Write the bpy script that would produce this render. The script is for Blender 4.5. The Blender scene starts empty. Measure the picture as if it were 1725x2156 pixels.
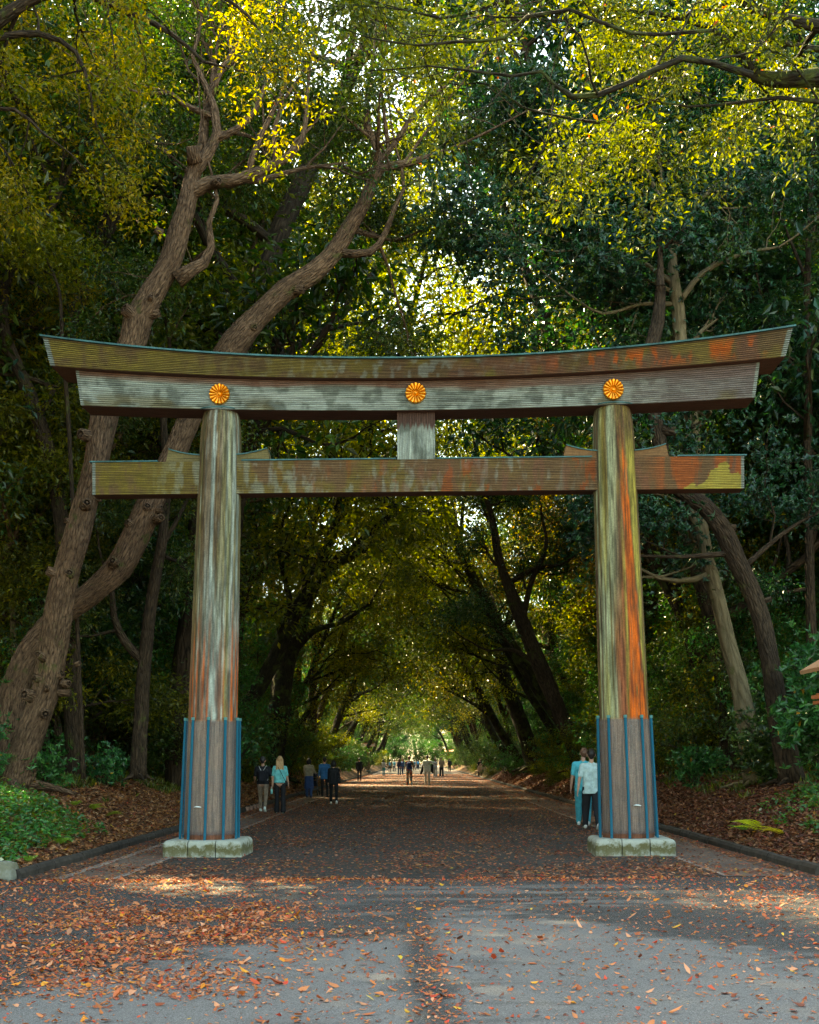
import bpy, bmesh, math, random
import numpy as np
from mathutils import Matrix, Vector, Quaternion

# ------------------------------------------------------------ camera, sky, sun, exposure
SC = bpy.context.scene
COL = SC.collection
F = 2560.0                      # focal length in units of a 1725 px wide picture
CX, CY, HC = 880.0, 1600.0, 1.55
ROLL = math.radians(0.27)
RV = Vector((math.cos(ROLL), 0, -math.sin(ROLL)))
UV = Vector((math.sin(ROLL), 0, math.cos(ROLL)))
cam_d = bpy.data.cameras.new('camera')
cam = bpy.data.objects.new('camera', cam_d)
COL.objects.link(cam)
cam.matrix_world = Matrix(((RV.x, UV.x, 0, 0), (RV.y, UV.y, -1, 0), (RV.z, UV.z, 0, HC), (0, 0, 0, 1)))
cam_d.sensor_fit = 'HORIZONTAL'
cam_d.sensor_width = 36
cam_d.lens = 36 * F / 1725
cam_d.shift_x = -(CX - 862.5) / 1725
cam_d.shift_y = (CY - 1078.0) / 1725
cam_d.clip_start = 0.1
cam_d.clip_end = 3000
SC.camera = cam

SUN_EL, SUN_AZ = math.radians(49), math.radians(-42)     # azimuth from +Y towards +X: the sun stands behind the trees on the left
world = bpy.data.worlds.new('World')
SC.world = world
world.use_nodes = True
wn = world.node_tree
bg = wn.nodes['Background']
sky = wn.nodes.new('ShaderNodeTexSky')
sky.sky_type = 'NISHITA'
sky.sun_disc = False
sky.sun_elevation = SUN_EL
sky.sun_rotation = SUN_AZ
sky.air_density = 1.0
sky.dust_density = 1.5
wn.links.new(sky.outputs[0], bg.inputs[0])
bg.inputs[1].default_value = 0.15
sun_d = bpy.data.lights.new('sun', 'SUN')
sun_d.energy = 5.0
sun_d.angle = math.radians(0.55)
sun_d.color = (1.0, 0.86, 0.66)
sun = bpy.data.objects.new('sun', sun_d)
COL.objects.link(sun)
sdir = Vector((math.sin(SUN_AZ) * math.cos(SUN_EL), math.cos(SUN_AZ) * math.cos(SUN_EL), math.sin(SUN_EL)))
sun.rotation_euler = (-sdir).to_track_quat('-Z', 'Y').to_euler()
vs = SC.view_settings
vs.view_transform = 'Standard'
vs.look = 'None'
vs.exposure = 2.9
vs.gamma = 1.0
vs.use_white_balance = True
vs.white_balance_temperature = 9400
vs.white_balance_tint = -4
SC.render.engine = 'CYCLES'
cy = SC.cycles
cy.max_bounces = 8
cy.diffuse_bounces = 6
cy.glossy_bounces = 2
cy.transmission_bounces = 6
cy.transparent_max_bounces = 8
cy.use_adaptive_sampling = True
cy.adaptive_threshold = 0.02
cy.use_denoising = True
try:
    cy.denoiser = 'OPENIMAGEDENOISE'
except Exception:
    pass
cy.sample_clamp_indirect = 8
cy.caustics_reflective = False
cy.caustics_refractive = False

# ------------------------------------------------------------ helpers
def P(px, py, Y):
    """point seen at picture position (px, py) at distance Y in front of the camera"""
    dx, dy = (px - CX) / F * Y, (CY - py) / F * Y
    return Vector((dx * RV.x + dy * UV.x, Y, HC + dx * RV.z + dy * UV.z))

def GP(px, py, z=0.0):
    """point on the level z seen at (px, py)"""
    dx, dy = (px - CX) / F, (CY - py) / F
    Y = (z - HC) / (dx * RV.z + dy * UV.z)
    return P(px, py, Y)

def tag(o, label=None, cat=None, group=None, kind=None):
    if label: o['label'] = label
    if cat: o['category'] = cat
    if group: o['group'] = group
    if kind: o['kind'] = kind
    return o

def empty(name, loc=(0, 0, 0), rz=0.0, parent=None):
    o = bpy.data.objects.new(name, None)
    o.empty_display_size = 0.2
    COL.objects.link(o)
    o.location = loc
    o.rotation_euler = (0, 0, rz)
    if parent: o.parent = parent
    return o

def link(name, me, mat=None, parent=None):
    o = bpy.data.objects.new(name, me)
    COL.objects.link(o)
    if mat and not me.materials: me.materials.append(mat)
    if parent: o.parent = parent
    return o

def np_mesh(name, V, Fq, colors=None, smooth=True, vec=None):
    """mesh from arrays; Fq (n,4) or (n,3) index array, or a list of those"""
    me = bpy.data.meshes.new(name)
    V = np.asarray(V, np.float32)
    fl = Fq if isinstance(Fq, list) else [Fq]
    fl = [np.asarray(f, np.int32) for f in fl if len(f)]
    me.vertices.add(len(V))
    me.vertices.foreach_set('co', V.ravel())
    loops = np.concatenate([f.ravel() for f in fl])
    tot = np.concatenate([np.full(len(f), f.shape[1], np.int32) for f in fl])
    st = np.concatenate([[0], np.cumsum(tot)[:-1]]).astype(np.int32)
    me.loops.add(len(loops))
    me.loops.foreach_set('vertex_index', loops)
    me.polygons.add(len(tot))
    me.polygons.foreach_set('loop_start', st)
    me.update(calc_edges=True)
    me.polygons.foreach_set('use_smooth', np.full(len(tot), smooth, bool))
    if colors is not None:
        a = me.color_attributes.new('tint', 'FLOAT_COLOR', 'POINT')
        c = np.ones((len(V), 4), np.float32)
        c[:, :3] = colors
        a.data.foreach_set('color', c.ravel())
    if vec is not None:
        a = me.attributes.new('grain', 'FLOAT_VECTOR', 'POINT')
        a.data.foreach_set('vector', np.asarray(vec, np.float32).ravel())
    me.update()
    return me

def h2(ix, iy, s):
    n = (ix.astype(np.int64) * 374761393 + iy.astype(np.int64) * 668265263 + s * 1442695041) & 0x7fffffff
    n = ((n ^ (n >> 13)) * 1274126177) & 0x7fffffff
    return ((n ^ (n >> 16)) & 0xffff) / 65535.0

def vn(x, y, s=0):
    x = np.asarray(x, float); y = np.asarray(y, float)
    ix, iy = np.floor(x), np.floor(y)
    fx, fy = x - ix, y - iy
    fx = fx * fx * (3 - 2 * fx); fy = fy * fy * (3 - 2 * fy)
    a, b = h2(ix, iy, s), h2(ix + 1, iy, s)
    c, d = h2(ix, iy + 1, s), h2(ix + 1, iy + 1, s)
    return (a * (1 - fx) + b * fx) * (1 - fy) + (c * (1 - fx) + d * fx) * fy

def fbm(x, y, s=0, o=4):
    t, w, n = 0, 0.5, 0
    for k in range(o):
        t = t + w * vn(x * 2 ** k, y * 2 ** k, s + 17 * k); n += w; w *= 0.5
    return t / n

def ss(a, b, x):
    t = np.clip((np.asarray(x, float) - a) / (b - a), 0, 1)
    return t * t * (3 - 2 * t)

def lerp3(a, b, t):
    return a * (1 - t[..., None]) + np.asarray(b) * t[..., None]

# ------------------------------------------------------------ materials
def mat(name, rough=0.7, spec=0.5, metal=0.0, col=None, attr=None):
    m = bpy.data.materials.new(name)
    m.use_nodes = True
    nt = m.node_tree
    b = nt.nodes['Principled BSDF']
    b.inputs['Roughness'].default_value = rough
    b.inputs['Specular IOR Level'].default_value = spec
    b.inputs['Metallic'].default_value = metal
    if col: b.inputs['Base Color'].default_value = (*col, 1)
    if attr:
        a = nt.nodes.new('ShaderNodeAttribute'); a.attribute_name = attr
        nt.links.new(a.outputs['Color'], b.inputs['Base Color'])
    return m

def N(nt, t, **k):
    n = nt.nodes.new(t)
    for a, v in k.items(): setattr(n, a, v)
    return n

def coord(nt, src='Object', scale=(1, 1, 1)):
    if src == 'grain':
        t = N(nt, 'ShaderNodeAttribute', attribute_name='grain'); o = t.outputs['Vector']
    else:
        t = N(nt, 'ShaderNodeTexCoord'); o = t.outputs[src]
    mp = N(nt, 'ShaderNodeMapping')
    mp.inputs['Scale'].default_value = scale
    nt.links.new(o, mp.inputs[0])
    return mp.outputs[0]

def noise(nt, co, scale, detail=4, rough=0.55, dist=0):
    n = N(nt, 'ShaderNodeTexNoise')
    n.inputs['Scale'].default_value = scale
    n.inputs['Detail'].default_value = detail
    n.inputs['Roughness'].default_value = rough
    n.inputs['Distortion'].default_value = dist
    nt.links.new(co, n.inputs['Vector'])
    return n.outputs[0]

def ramp(nt, fac, stops):
    r = N(nt, 'ShaderNodeValToRGB')
    e = r.color_ramp.elements
    while len(e) < len(stops): e.new(0.5)
    for i, (p, c) in enumerate(stops):
        e[i].position = p
        e[i].color = (*c, 1) if len(c) == 3 else c
    nt.links.new(fac, r.inputs[0])
    return r.outputs[0]

def mixc(nt, fac, a, b, mode='MIX'):
    m = N(nt, 'ShaderNodeMix', data_type='RGBA', blend_type=mode)
    for i, v in ((0, fac), (6, a), (7, b)):
        if hasattr(v, 'is_output'): nt.links.new(v, m.inputs[i])
        else: m.inputs[i].default_value = v if i == 0 else (*v, 1)
    return m.outputs[2]

def bump(nt, h, strength, dist=0.02):
    b = N(nt, 'ShaderNodeBump')
    b.inputs['Strength'].default_value = strength
    b.inputs['Distance'].default_value = dist
    nt.links.new(h, b.inputs['Height'])
    nt.links.new(b.outputs[0], nt.nodes['Principled BSDF'].inputs['Normal'])
    return b

def base(m): return m.node_tree.nodes['Principled BSDF'].inputs['Base Color']

def leaf_material(name, rough=0.33, spec=0.6, trans=0.45, boost=(1.2, 1.5, 0.4)):
    m = mat(name, rough, spec)
    nt = m.node_tree
    b = nt.nodes['Principled BSDF']
    a = N(nt, 'ShaderNodeAttribute', attribute_name='tint')
    oi = N(nt, 'ShaderNodeObjectInfo')
    hs = N(nt, 'ShaderNodeHueSaturation')
    mr = N(nt, 'ShaderNodeMapRange')
    mr.inputs[3].default_value = 0.485; mr.inputs[4].default_value = 0.515
    nt.links.new(oi.outputs['Random'], mr.inputs[0])
    nt.links.new(mr.outputs[0], hs.inputs['Hue'])
    nt.links.new(a.outputs['Color'], hs.inputs['Color'])
    nt.links.new(hs.outputs[0], b.inputs['Base Color'])
    tr = N(nt, 'ShaderNodeBsdfTranslucent')
    tc = mixc(nt, 1.0, hs.outputs[0], boost, 'MULTIPLY')
    nt.links.new(tc, tr.inputs[0])
    mx = N(nt, 'ShaderNodeMixShader')
    mx.inputs[0].default_value = trans
    nt.links.new(b.outputs[0], mx.inputs[1])
    nt.links.new(tr.outputs[0], mx.inputs[2])
    nt.links.new(mx.outputs[0], nt.nodes['Material Output'].inputs[0])
    return m

M = {}
M['leaf'] = leaf_material('broad leaves')
M['gloss_leaf'] = leaf_material('glossy leaves', 0.3, 0.55, 0.3)
M['thin_leaf'] = leaf_material('thin bright leaves', 0.42, 0.45, 0.55, (1.35, 1.42, 0.35))
M['branch_leaf'] = leaf_material('yellow green leaves', 0.38, 0.5, 0.38, (1.3, 1.3, 0.35))
M['litter'] = leaf_material('dry leaves', 0.6, 0.3, 0.15, (1.2, 1.0, 0.8))

def bark(name, c0, c1, c2, sc=1.0, moss=0.0):
    m = mat(name, 0.9, 0.2)
    nt = m.node_tree
    co = coord(nt, 'grain', (17 * sc, 17 * sc, 4.2 * sc))
    n1 = noise(nt, co, 1.6, 6, 0.65, 0.6)
    v = N(nt, 'ShaderNodeTexVoronoi', feature='DISTANCE_TO_EDGE')
    v.inputs['Scale'].default_value = 1.5
    nt.links.new(mixc(nt, 0.25, co, n1), v.inputs['Vector'])
    cr = ramp(nt, v.outputs[0], [(0.0, c0), (0.1, c0), (0.22, c1), (0.6, c2)])
    n2 = noise(nt, coord(nt, 'Object'), 1.3, 4, 0.6)
    c = mixc(nt, ramp(nt, n1, [(0.35, (0, 0, 0)), (0.7, (1, 1, 1))]), cr, c2)
    c = mixc(nt, ramp(nt, n2, [(0.3, (0.1, 0.1, 0.1)), (0.75, (0.75, 0.75, 0.75))]), c, tuple(0.5 * k for k in c1))
    if moss:
        n3 = noise(nt, coord(nt, 'Object'), 2.5, 5, 0.7)
        f = ramp(nt, n3, [(0.62 - moss * 0.25, (0, 0, 0)), (0.72 - moss * 0.2, (0.8, 0.8, 0.8))])
        c = mixc(nt, f, c, (0.06, 0.075, 0.015))
    nt.links.new(c, base(m))
    hh = mixc(nt, 0.5, ramp(nt, v.outputs[0], [(0, (0, 0, 0)), (0.3, (1, 1, 1))]), n1)
    bump(nt, hh, 0.9, 0.05)
    return m
M['bark'] = bark('rough brown bark', (0.008, 0.004, 0.0025), (0.11, 0.062, 0.036), (0.32, 0.19, 0.115), 1.0, 0.16)
M['bark_dark'] = bark('dark bark', (0.006, 0.004, 0.003), (0.04, 0.025, 0.015), (0.11, 0.07, 0.042), 0.8, 0.12)
M['bark_pale'] = bark('pale smooth bark', (0.09, 0.07, 0.04), (0.2, 0.15, 0.085), (0.26, 0.2, 0.115), 0.35, 0.2)
M['bark_moss'] = bark('mossy bark', (0.006, 0.005, 0.003), (0.024, 0.018, 0.011), (0.05, 0.038, 0.022), 0.8, 0.5)

def stone_mat(name, c0, c1, moss):
    m = mat(name, 0.85, 0.3)
    nt = m.node_tree
    co = coord(nt, 'Object')
    c = mixc(nt, noise(nt, co, 60, 3), c0, c1)
    z = N(nt, 'ShaderNodeSeparateXYZ')
    nt.links.new(N(nt, 'ShaderNodeTexCoord').outputs['Object'], z.inputs[0])
    nz = noise(nt, co, 9, 5, 0.7)
    ad = N(nt, 'ShaderNodeMath', operation='MULTIPLY_ADD')
    nt.links.new(z.outputs[2], ad.inputs[0]); ad.inputs[1].default_value = -2.2
    nt.links.new(nz, ad.inputs[2])
    f = ramp(nt, ad.outputs[0], [(0.0, (0, 0, 0)), (0.18, (moss, moss, moss)), (0.36, (moss * .85,) * 3), (0.55, (0.05,) * 3)])
    c = mixc(nt, f, c, (0.085, 0.07, 0.012))
    nt.links.new(c, base(m))
    bump(nt, noise(nt, co, 90, 3), 0.4, 0.01)
    return m
M['plinth'] = stone_mat('mossy granite', (0.24, 0.255, 0.21), (0.4, 0.41, 0.35), 0.92)
M['boulder'] = stone_mat('grey boulder', (0.16, 0.17, 0.14), (0.24, 0.24, 0.2), 0.5)

def plain(name, col, rough=0.8, var=0.25, scale=30, metal=0.0, spec=0.4):
    m = mat(name, rough, spec, metal)
    nt = m.node_tree
    n = noise(nt, coord(nt, 'Object'), scale, 4)
    d = tuple(k * (1 - var) for k in col)
    l = tuple(min(1, k * (1 + var)) for k in col)
    nt.links.new(ramp(nt, n, [(0.3, d), (0.7, l)]), base(m))
    bump(nt, n, 0.15, 0.01)
    return m

# ------------------------------------------------------------ shapes: tubes and leaves
def catmull(pts, rad, step):
    pts = np.asarray([tuple(p) for p in pts], float); rad = np.asarray(rad, float)
    n = len(pts)
    ext = np.vstack([2 * pts[0] - pts[1], pts, 2 * pts[-1] - pts[-2]])
    outp, outr = [], []
    for i in range(n - 1):
        p0, p1, p2, p3 = ext[i:i + 4]
        k = max(1, int(np.linalg.norm(p2 - p1) / step))
        for j in range(k):
            t = j / k
            outp.append(0.5 * ((2 * p1) + (-p0 + p2) * t + (2 * p0 - 5 * p1 + 4 * p2 - p3) * t * t + (-p0 + 3 * p1 - 3 * p2 + p3) * t ** 3))
            outr.append(rad[i] * (1 - t) + rad[i + 1] * t)
    outp.append(pts[-1]); outr.append(rad[-1])
    return np.array(outp), np.array(outr)

class Tubes:
    def __init__(s): s.V, s.Fc, s.G, s.n = [], [], [], 0
    def add(s, pts, rad, sides=8, rough=0.0, seed=0, cap=True):
        pts = np.asarray([tuple(p) for p in pts], float); rad = np.asarray(rad, float)
        n = len(pts)
        tan = np.gradient(pts, axis=0)
        tan /= np.linalg.norm(tan, axis=1)[:, None] + 1e-9
        a = np.array((0, 0, 1.0)) if abs(tan[0][2]) < 0.9 else np.array((1.0, 0, 0))
        u = np.cross(tan[0], a); u /= np.linalg.norm(u)
        U = []
        for i in range(n):
            u = u - tan[i] * u.dot(tan[i]); u /= np.linalg.norm(u) + 1e-9
            U.append(u)
        U = np.array(U); W = np.cross(tan, U)
        th = np.linspace(0, 2 * math.pi, sides, endpoint=False)
        L = np.concatenate([[0], np.cumsum(np.linalg.norm(np.diff(pts, axis=0), axis=1))])
        R = np.repeat(rad[:, None], sides, 1)
        if rough:
            A = np.cos(th)[None] * 1.3 + 5; B = np.sin(th)[None] * 1.3
            l = L[:, None]
            R = R * (1 + rough * (fbm(A + l * 0.9 + seed, B + l * 0.35, seed, 3) - 0.5) * 2
                     + rough * 0.45 * (vn(A * 4 + l * .25 + seed, B * 4 + l * .9, seed + 5) - 0.5))
        V = pts[:, None] + R[..., None] * (np.cos(th)[None, :, None] * U[:, None] + np.sin(th)[None, :, None] * W[:, None])
        G = np.stack([np.cos(th)[None] * rad[:, None], np.sin(th)[None] * rad[:, None], np.repeat(L[:, None], sides, 1)], -1)
        i = np.arange(n - 1)[:, None] * sides; j = np.arange(sides)[None]
        jn = (j + 1) % sides
        q = np.stack([i + j, i + jn, i + sides + jn, i + sides + j], -1).reshape(-1, 4) + s.n
        s.V.append(V.reshape(-1, 3)); s.G.append(G.reshape(-1, 3)); s.Fc.append(q)
        s.n += n * sides
        if cap:
            for e, ring in ((0, 0), (n - 1, (n - 1) * sides)):
                s.V.append(pts[e][None]); s.G.append(np.array([[0, 0, L[e]]]))
                c = s.n; b0 = s.n - n * sides + ring if e == 0 else s.n - 1 - n * sides + ring
                t = [(b0 + k, c, b0 + (k + 1) % sides, b0 + (k + 1) % sides) for k in range(sides)]
                s.Fc.append(np.array(t)); s.n += 1
    def mesh(s, name):
        q = np.concatenate(s.Fc)
        tri = q[q[:, 2] == q[:, 3]][:, :3]; quad = q[q[:, 2] != q[:, 3]]
        return np_mesh(name, np.concatenate(s.V), [quad, tri], vec=np.concatenate(s.G))

def bank_hit(px, py):
    """where the line of sight through (px, py) meets the ground beside the path"""
    for Y in np.arange(15.5, 60, .05):
        p = P(px, py, Y)
        if p.z <= float(ground_z(p.x, p.y)): return Vector((p.x, p.y, float(ground_z(p.x, p.y))))
    return P(px, py, 30)

def unit(v): return v / (np.linalg.norm(v, axis=-1, keepdims=True) + 1e-9)

def leaves_mesh(name, C, D, Nn, L, W, colors, fold=0.25):
    """one folded leaf per row: base C, direction D, normal Nn"""
    D = unit(D); S = unit(np.cross(D, Nn)); Nn = np.cross(S, D)
    L = L[:, None]; W = W[:, None]
    mid = C + D * L * 0.45
    up = Nn * W * fold
    V = np.stack([C, mid - S * W * 0.5 + up, C + D * L - up * 0.3, mid + S * W * 0.5 + up], 1).reshape(-1, 3)
    i = np.arange(len(C))[:, None] * 4
    q = i + np.array([[0, 1, 2, 3]])
    return np_mesh(name, V, q, colors=np.repeat(colors, 4, 0), smooth=False)

PAL = {   # base colours of foliage (dark .. light)
    'teal': [(0.005, 0.028, 0.014), (0.012, 0.06, 0.027), (0.035, 0.13, 0.055)],
    'dark': [(0.013, 0.038, 0.007), (0.034, 0.078, 0.014), (0.09, 0.14, 0.022)],
    'olive': [(0.03, 0.045, 0.006), (0.085, 0.10, 0.010), (0.19, 0.17, 0.018)],
    'yellow': [(0.08, 0.1, 0.006), (0.17, 0.175, 0.008), (0.32, 0.26, 0.012)],
    'gold': [(0.1, 0.09, 0.006), (0.25, 0.19, 0.009), (0.44, 0.3, 0.014)],
    'amber': [(0.08, 0.05, 0.015), (0.17, 0.1, 0.025), (0.3, 0.19, 0.06)],
    'bush': [(0.012, 0.07, 0.02), (0.028, 0.14, 0.035), (0.08, 0.24, 0.05)],
}
def pick(rng, pal, n, clump_id=None, extra=None):
    p = np.array(PAL[pal])
    t = np.clip(rng.normal(0.45, 0.28, n), 0, 1)
    if clump_id is not None:
        t = np.clip(t + (rng.random(clump_id.max() + 1)[clump_id] - 0.5) * 0.55, 0, 1)
    a = np.where((t < 0.5)[:, None], p[0] + (p[1] - p[0]) * (t * 2)[:, None], p[1] + (p[2] - p[1]) * (t * 2 - 1)[:, None])
    if extra:
        m = rng.random(n) < extra[1]
        a[m] = np.array(extra[0]) * rng.uniform(0.7, 1.2, (m.sum(), 1))
    return a

def crown_mesh(name, rng, tips, per, rad, size, pal, ratio=0.42, droop=0.25, flat=0.55, extra=None, pal2=None, whorl=False):
    tips = np.asarray([tuple(t) for t in tips], float)
    k = len(tips)
    cid = np.repeat(np.arange(k), per)
    n = len(cid)
    r = rad * rng.uniform(0.55, 1.25, k)[cid]
    if whorl:                                   # rosettes of leaves at twig ends
        sub = 8
        g = k * per // sub + 1
        gid = np.arange(n) // sub
        gc = tips[np.minimum(np.arange(g) * sub // per, k - 1)] + rng.normal(0, 1, (g, 3)) * rad * np.array([1, 1, flat]) * 0.6
        C = gc[gid]
        ax = unit(rng.normal(0, 1, (g, 3)) + np.array([0, -0.3, 0.7]))[gid]
        D = unit(rng.normal(0, 1, (n, 3)))
        D = unit(D - ax * (D * ax).sum(1)[:, None] * 0.9 + ax * 0.35)
        Nn = ax + rng.normal(0, 0.2, (n, 3))
    else:
        off = rng.normal(0, 1, (n, 3)) * np.array([1, 1, flat]) * 0.55
        C = tips[cid] + off * r[:, None]
        D = unit(off) * 0.7 + rng.normal(0, 0.6, (n, 3)) + np.array([0, 0, -droop])
        Nn = rng.normal(0, 0.55, (n, 3)) + np.array([0, 0, 1.0])
    L = size * rng.uniform(0.65, 1.25, n)
    c = pick(rng, pal, n, cid, extra)
    if pal2:
        m = (rng.random(k) < pal2[1])[cid]
        c[m] = pick(rng, pal2[0], int(m.sum()))
    return leaves_mesh(name, C, D, Nn, L, L * ratio, c)

def grow(rng, T, tips, p, d, L, r, depth, up=0.25, bend=0.35, kids=(4, 5), sides=5, bias=None, spread=0.9):
    n = 5 if depth else 3
    pts = [np.array(p, float)]
    d = np.array(d, float) / (np.linalg.norm(d) + 1e-9)
    for i in range(n):
        d = d + rng.normal(0, bend, 3) * 0.5 + np.array([0, 0, up * 0.25])
        if bias is not None: d = d + np.array(bias) * 0.15
        d /= np.linalg.norm(d)
        pts.append(pts[-1] + d * L / n)
    rad = np.linspace(r, r * 0.3, n + 1)
    T.add(pts, rad, sides if depth else 3, cap=False)
    if depth == 0:
        tips += [pts[1], pts[2], pts[3]]
        return
    tips.append(pts[-1])
    for k in range(rng.integers(kids[0], kids[1] + 1)):
        t = rng.uniform(0.3, 1.0) * n
        i = min(int(t), n - 1)
        q = pts[i] + (pts[i + 1] - pts[i]) * (t - i)
        dd = d * 0.7 + rng.normal(0, spread * 0.6, 3) + np.array([0, 0, 0.1])
        grow(rng, T, tips, q, dd, L * rng.uniform(0.45, 0.65), max(r * 0.45, 0.008), depth - 1, up, bend, kids, max(3, sides - 1), bias, spread)
# ------------------------------------------------------------ ground
KX = 5.3            # the kerbs run at this distance on both sides of the path's middle
JY = 15.95          # the path meets the open asphalt in front of the gate here
def ground_z(x, y):
    x = np.asarray(x, float); y = np.asarray(y, float)
    d = np.maximum(np.abs(x) - KX - 0.08, 0)
    prof = np.interp(d, [0, 0.02, 0.35, 0.9, 1.9, 4, 8, 20, 60, 200], [0, 0.11, 0.33, 0.66, 1.0, 1.28, 1.45, 1.9, 3.2, 5])
    f = ss(15.6, 18.6, y) * 0.9 + 0.1 * ss(15.85, 16.1, y)
    bumps = (fbm(x * 0.8 + 40, y * 0.8 + 90, 3) - 0.5) * 0.3 * ss(0.2, 2.0, d)
    return (prof + bumps) * f

def grid_sheet(name, xs, ys, zf, material, kind='structure'):
    X, Y = np.meshgrid(xs, ys, indexing='ij')
    Z = zf(X, Y)
    V = np.stack([X, Y, Z], -1).reshape(-1, 3)
    a, b = len(xs), len(ys)
    i = np.arange(a - 1)[:, None] * b; j = np.arange(b - 1)[None]
    q = np.stack([i + j, i + b + j, i + b + j + 1, i + j + 1], -1).reshape(-1, 4)
    o = link(name, np_mesh(name, V, q), material)
    o['kind'] = kind
    return o

def soil_material():
    m = mat('leafy forest soil', 0.95, 0.2)
    nt = m.node_tree
    co = coord(nt, 'Object')
    v = N(nt, 'ShaderNodeTexVoronoi'); v.inputs['Scale'].default_value = 14
    nt.links.new(co, v.inputs['Vector'])
    c = ramp(nt, v.outputs['Color'], [(0.1, (0.035, 0.02, 0.012)), (0.5, (0.11, 0.055, 0.028)), (0.8, (0.2, 0.1, 0.05)), (1.0, (0.26, 0.16, 0.09))])
    n = noise(nt, co, 0.7, 5, 0.6)
    c = mixc(nt, ramp(nt, n, [(0.45, (0, 0, 0)), (0.65, (0.7, 0.7, 0.7))]), c, (0.03, 0.03, 0.014))
    nt.links.new(c, base(m))
    bump(nt, v.outputs['Distance'], 0.6, 0.03)
    return m
M['soil'] = soil_material()

def road_material():
    """fine dark gravel asphalt of the path"""
    m = mat('dark gravel asphalt', 0.85, 0.35)
    nt = m.node_tree
    co = coord(nt, 'Object')
    g = noise(nt, co, 55, 3, 0.7)
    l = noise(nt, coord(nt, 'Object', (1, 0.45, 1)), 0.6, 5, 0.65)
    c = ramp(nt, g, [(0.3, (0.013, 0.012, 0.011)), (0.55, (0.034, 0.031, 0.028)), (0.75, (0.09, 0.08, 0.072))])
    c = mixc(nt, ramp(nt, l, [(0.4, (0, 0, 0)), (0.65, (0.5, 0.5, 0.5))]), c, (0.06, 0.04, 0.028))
    nt.links.new(c, base(m))
    bump(nt, g, 0.5, 0.012)
    return m
M['road'] = road_material()

def walk_material():
    m = mat('fine brown gravel', 0.9, 0.3)
    nt = m.node_tree
    co = coord(nt, 'Object')
    g = noise(nt, co, 60, 3, 0.75)
    c = ramp(nt, g, [(0.3, (0.085, 0.058, 0.044)), (0.7, (0.19, 0.135, 0.105))])
    c = mixc(nt, ramp(nt, noise(nt, co, 1.4, 5, 0.6), [(0.35, (0.5, 0.5, 0.5)), (0.6, (0, 0, 0))]), c, (0.07, 0.05, 0.042))
    nt.links.new(c, base(m))
    bump(nt, g, 0.4, 0.01)
    return m
M['walk'] = walk_material()
M['strip'] = plain('pale concrete edging', (0.24, 0.2, 0.17), 0.85, 0.35, 8)
M['gutter'] = plain('damp dark gutter soil', (0.06, 0.042, 0.032), 0.9, 0.5, 12)
M['kerb'] = plain('dark weathered kerb stone', (0.038, 0.03, 0.024), 0.8, 0.55, 7)

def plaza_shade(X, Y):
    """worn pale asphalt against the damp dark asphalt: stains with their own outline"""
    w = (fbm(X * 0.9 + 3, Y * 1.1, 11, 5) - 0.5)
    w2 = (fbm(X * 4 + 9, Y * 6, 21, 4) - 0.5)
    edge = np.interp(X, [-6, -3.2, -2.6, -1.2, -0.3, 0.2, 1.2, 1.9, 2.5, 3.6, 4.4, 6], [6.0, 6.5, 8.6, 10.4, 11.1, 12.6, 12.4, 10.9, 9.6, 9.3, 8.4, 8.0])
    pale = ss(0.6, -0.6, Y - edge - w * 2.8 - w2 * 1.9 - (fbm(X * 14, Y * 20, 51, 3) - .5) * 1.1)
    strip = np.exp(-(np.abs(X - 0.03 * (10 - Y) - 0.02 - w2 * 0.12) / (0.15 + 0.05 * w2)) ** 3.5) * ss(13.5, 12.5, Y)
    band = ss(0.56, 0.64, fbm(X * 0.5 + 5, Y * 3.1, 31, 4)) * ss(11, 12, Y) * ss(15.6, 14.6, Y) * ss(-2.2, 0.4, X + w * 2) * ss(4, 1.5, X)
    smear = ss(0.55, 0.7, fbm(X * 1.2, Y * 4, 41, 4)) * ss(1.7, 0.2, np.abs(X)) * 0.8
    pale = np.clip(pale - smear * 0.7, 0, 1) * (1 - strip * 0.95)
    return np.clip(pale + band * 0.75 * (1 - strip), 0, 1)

def plaza_material():
    m = mat('worn asphalt', 0.8, 0.35)
    nt = m.node_tree
    co = coord(nt, 'Object')
    g = noise(nt, co, 75, 2, 0.8)
    sp = noise(nt, co, 160, 1, 0.5)
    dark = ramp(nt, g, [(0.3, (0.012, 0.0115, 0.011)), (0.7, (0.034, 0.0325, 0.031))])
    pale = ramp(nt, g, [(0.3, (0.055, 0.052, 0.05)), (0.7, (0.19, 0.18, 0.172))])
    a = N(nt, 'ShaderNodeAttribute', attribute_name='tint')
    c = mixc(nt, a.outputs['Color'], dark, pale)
    c = mixc(nt, ramp(nt, sp, [(0.6, (0, 0, 0)), (0.7, (0.6, 0.6, 0.6))]), c, (0.42, 0.42, 0.42))
    nt.links.new(c, base(m))
    bump(nt, g, 0.5, 0.008)
    return m
M['plaza'] = plaza_material()

def seq(*parts):
    out = []
    for a, b, n in parts: out += list(np.linspace(a, b, n, endpoint=False))
    return np.array(out + [parts[-1][1]])
xs = seq((-220, -60, 12), (-60, -16, 30), (-16, -9, 30), (-9, -5.42, 40), (-5.42, -5.34, 3), (-5.34, 5.34, 14), (5.34, 5.42, 3), (5.42, 9, 40), (9, 16, 30), (16, 60, 30), (60, 220, 12))
ys = seq((-60, 10, 10), (10, 15.5, 6), (15.5, 30, 100), (30, 60, 80), (60, 200, 80), (200, 600, 30))
grid_sheet('forest_ground', xs, ys, lambda x, y: ground_z(x, y) - 0.012, M['soil'])
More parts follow.
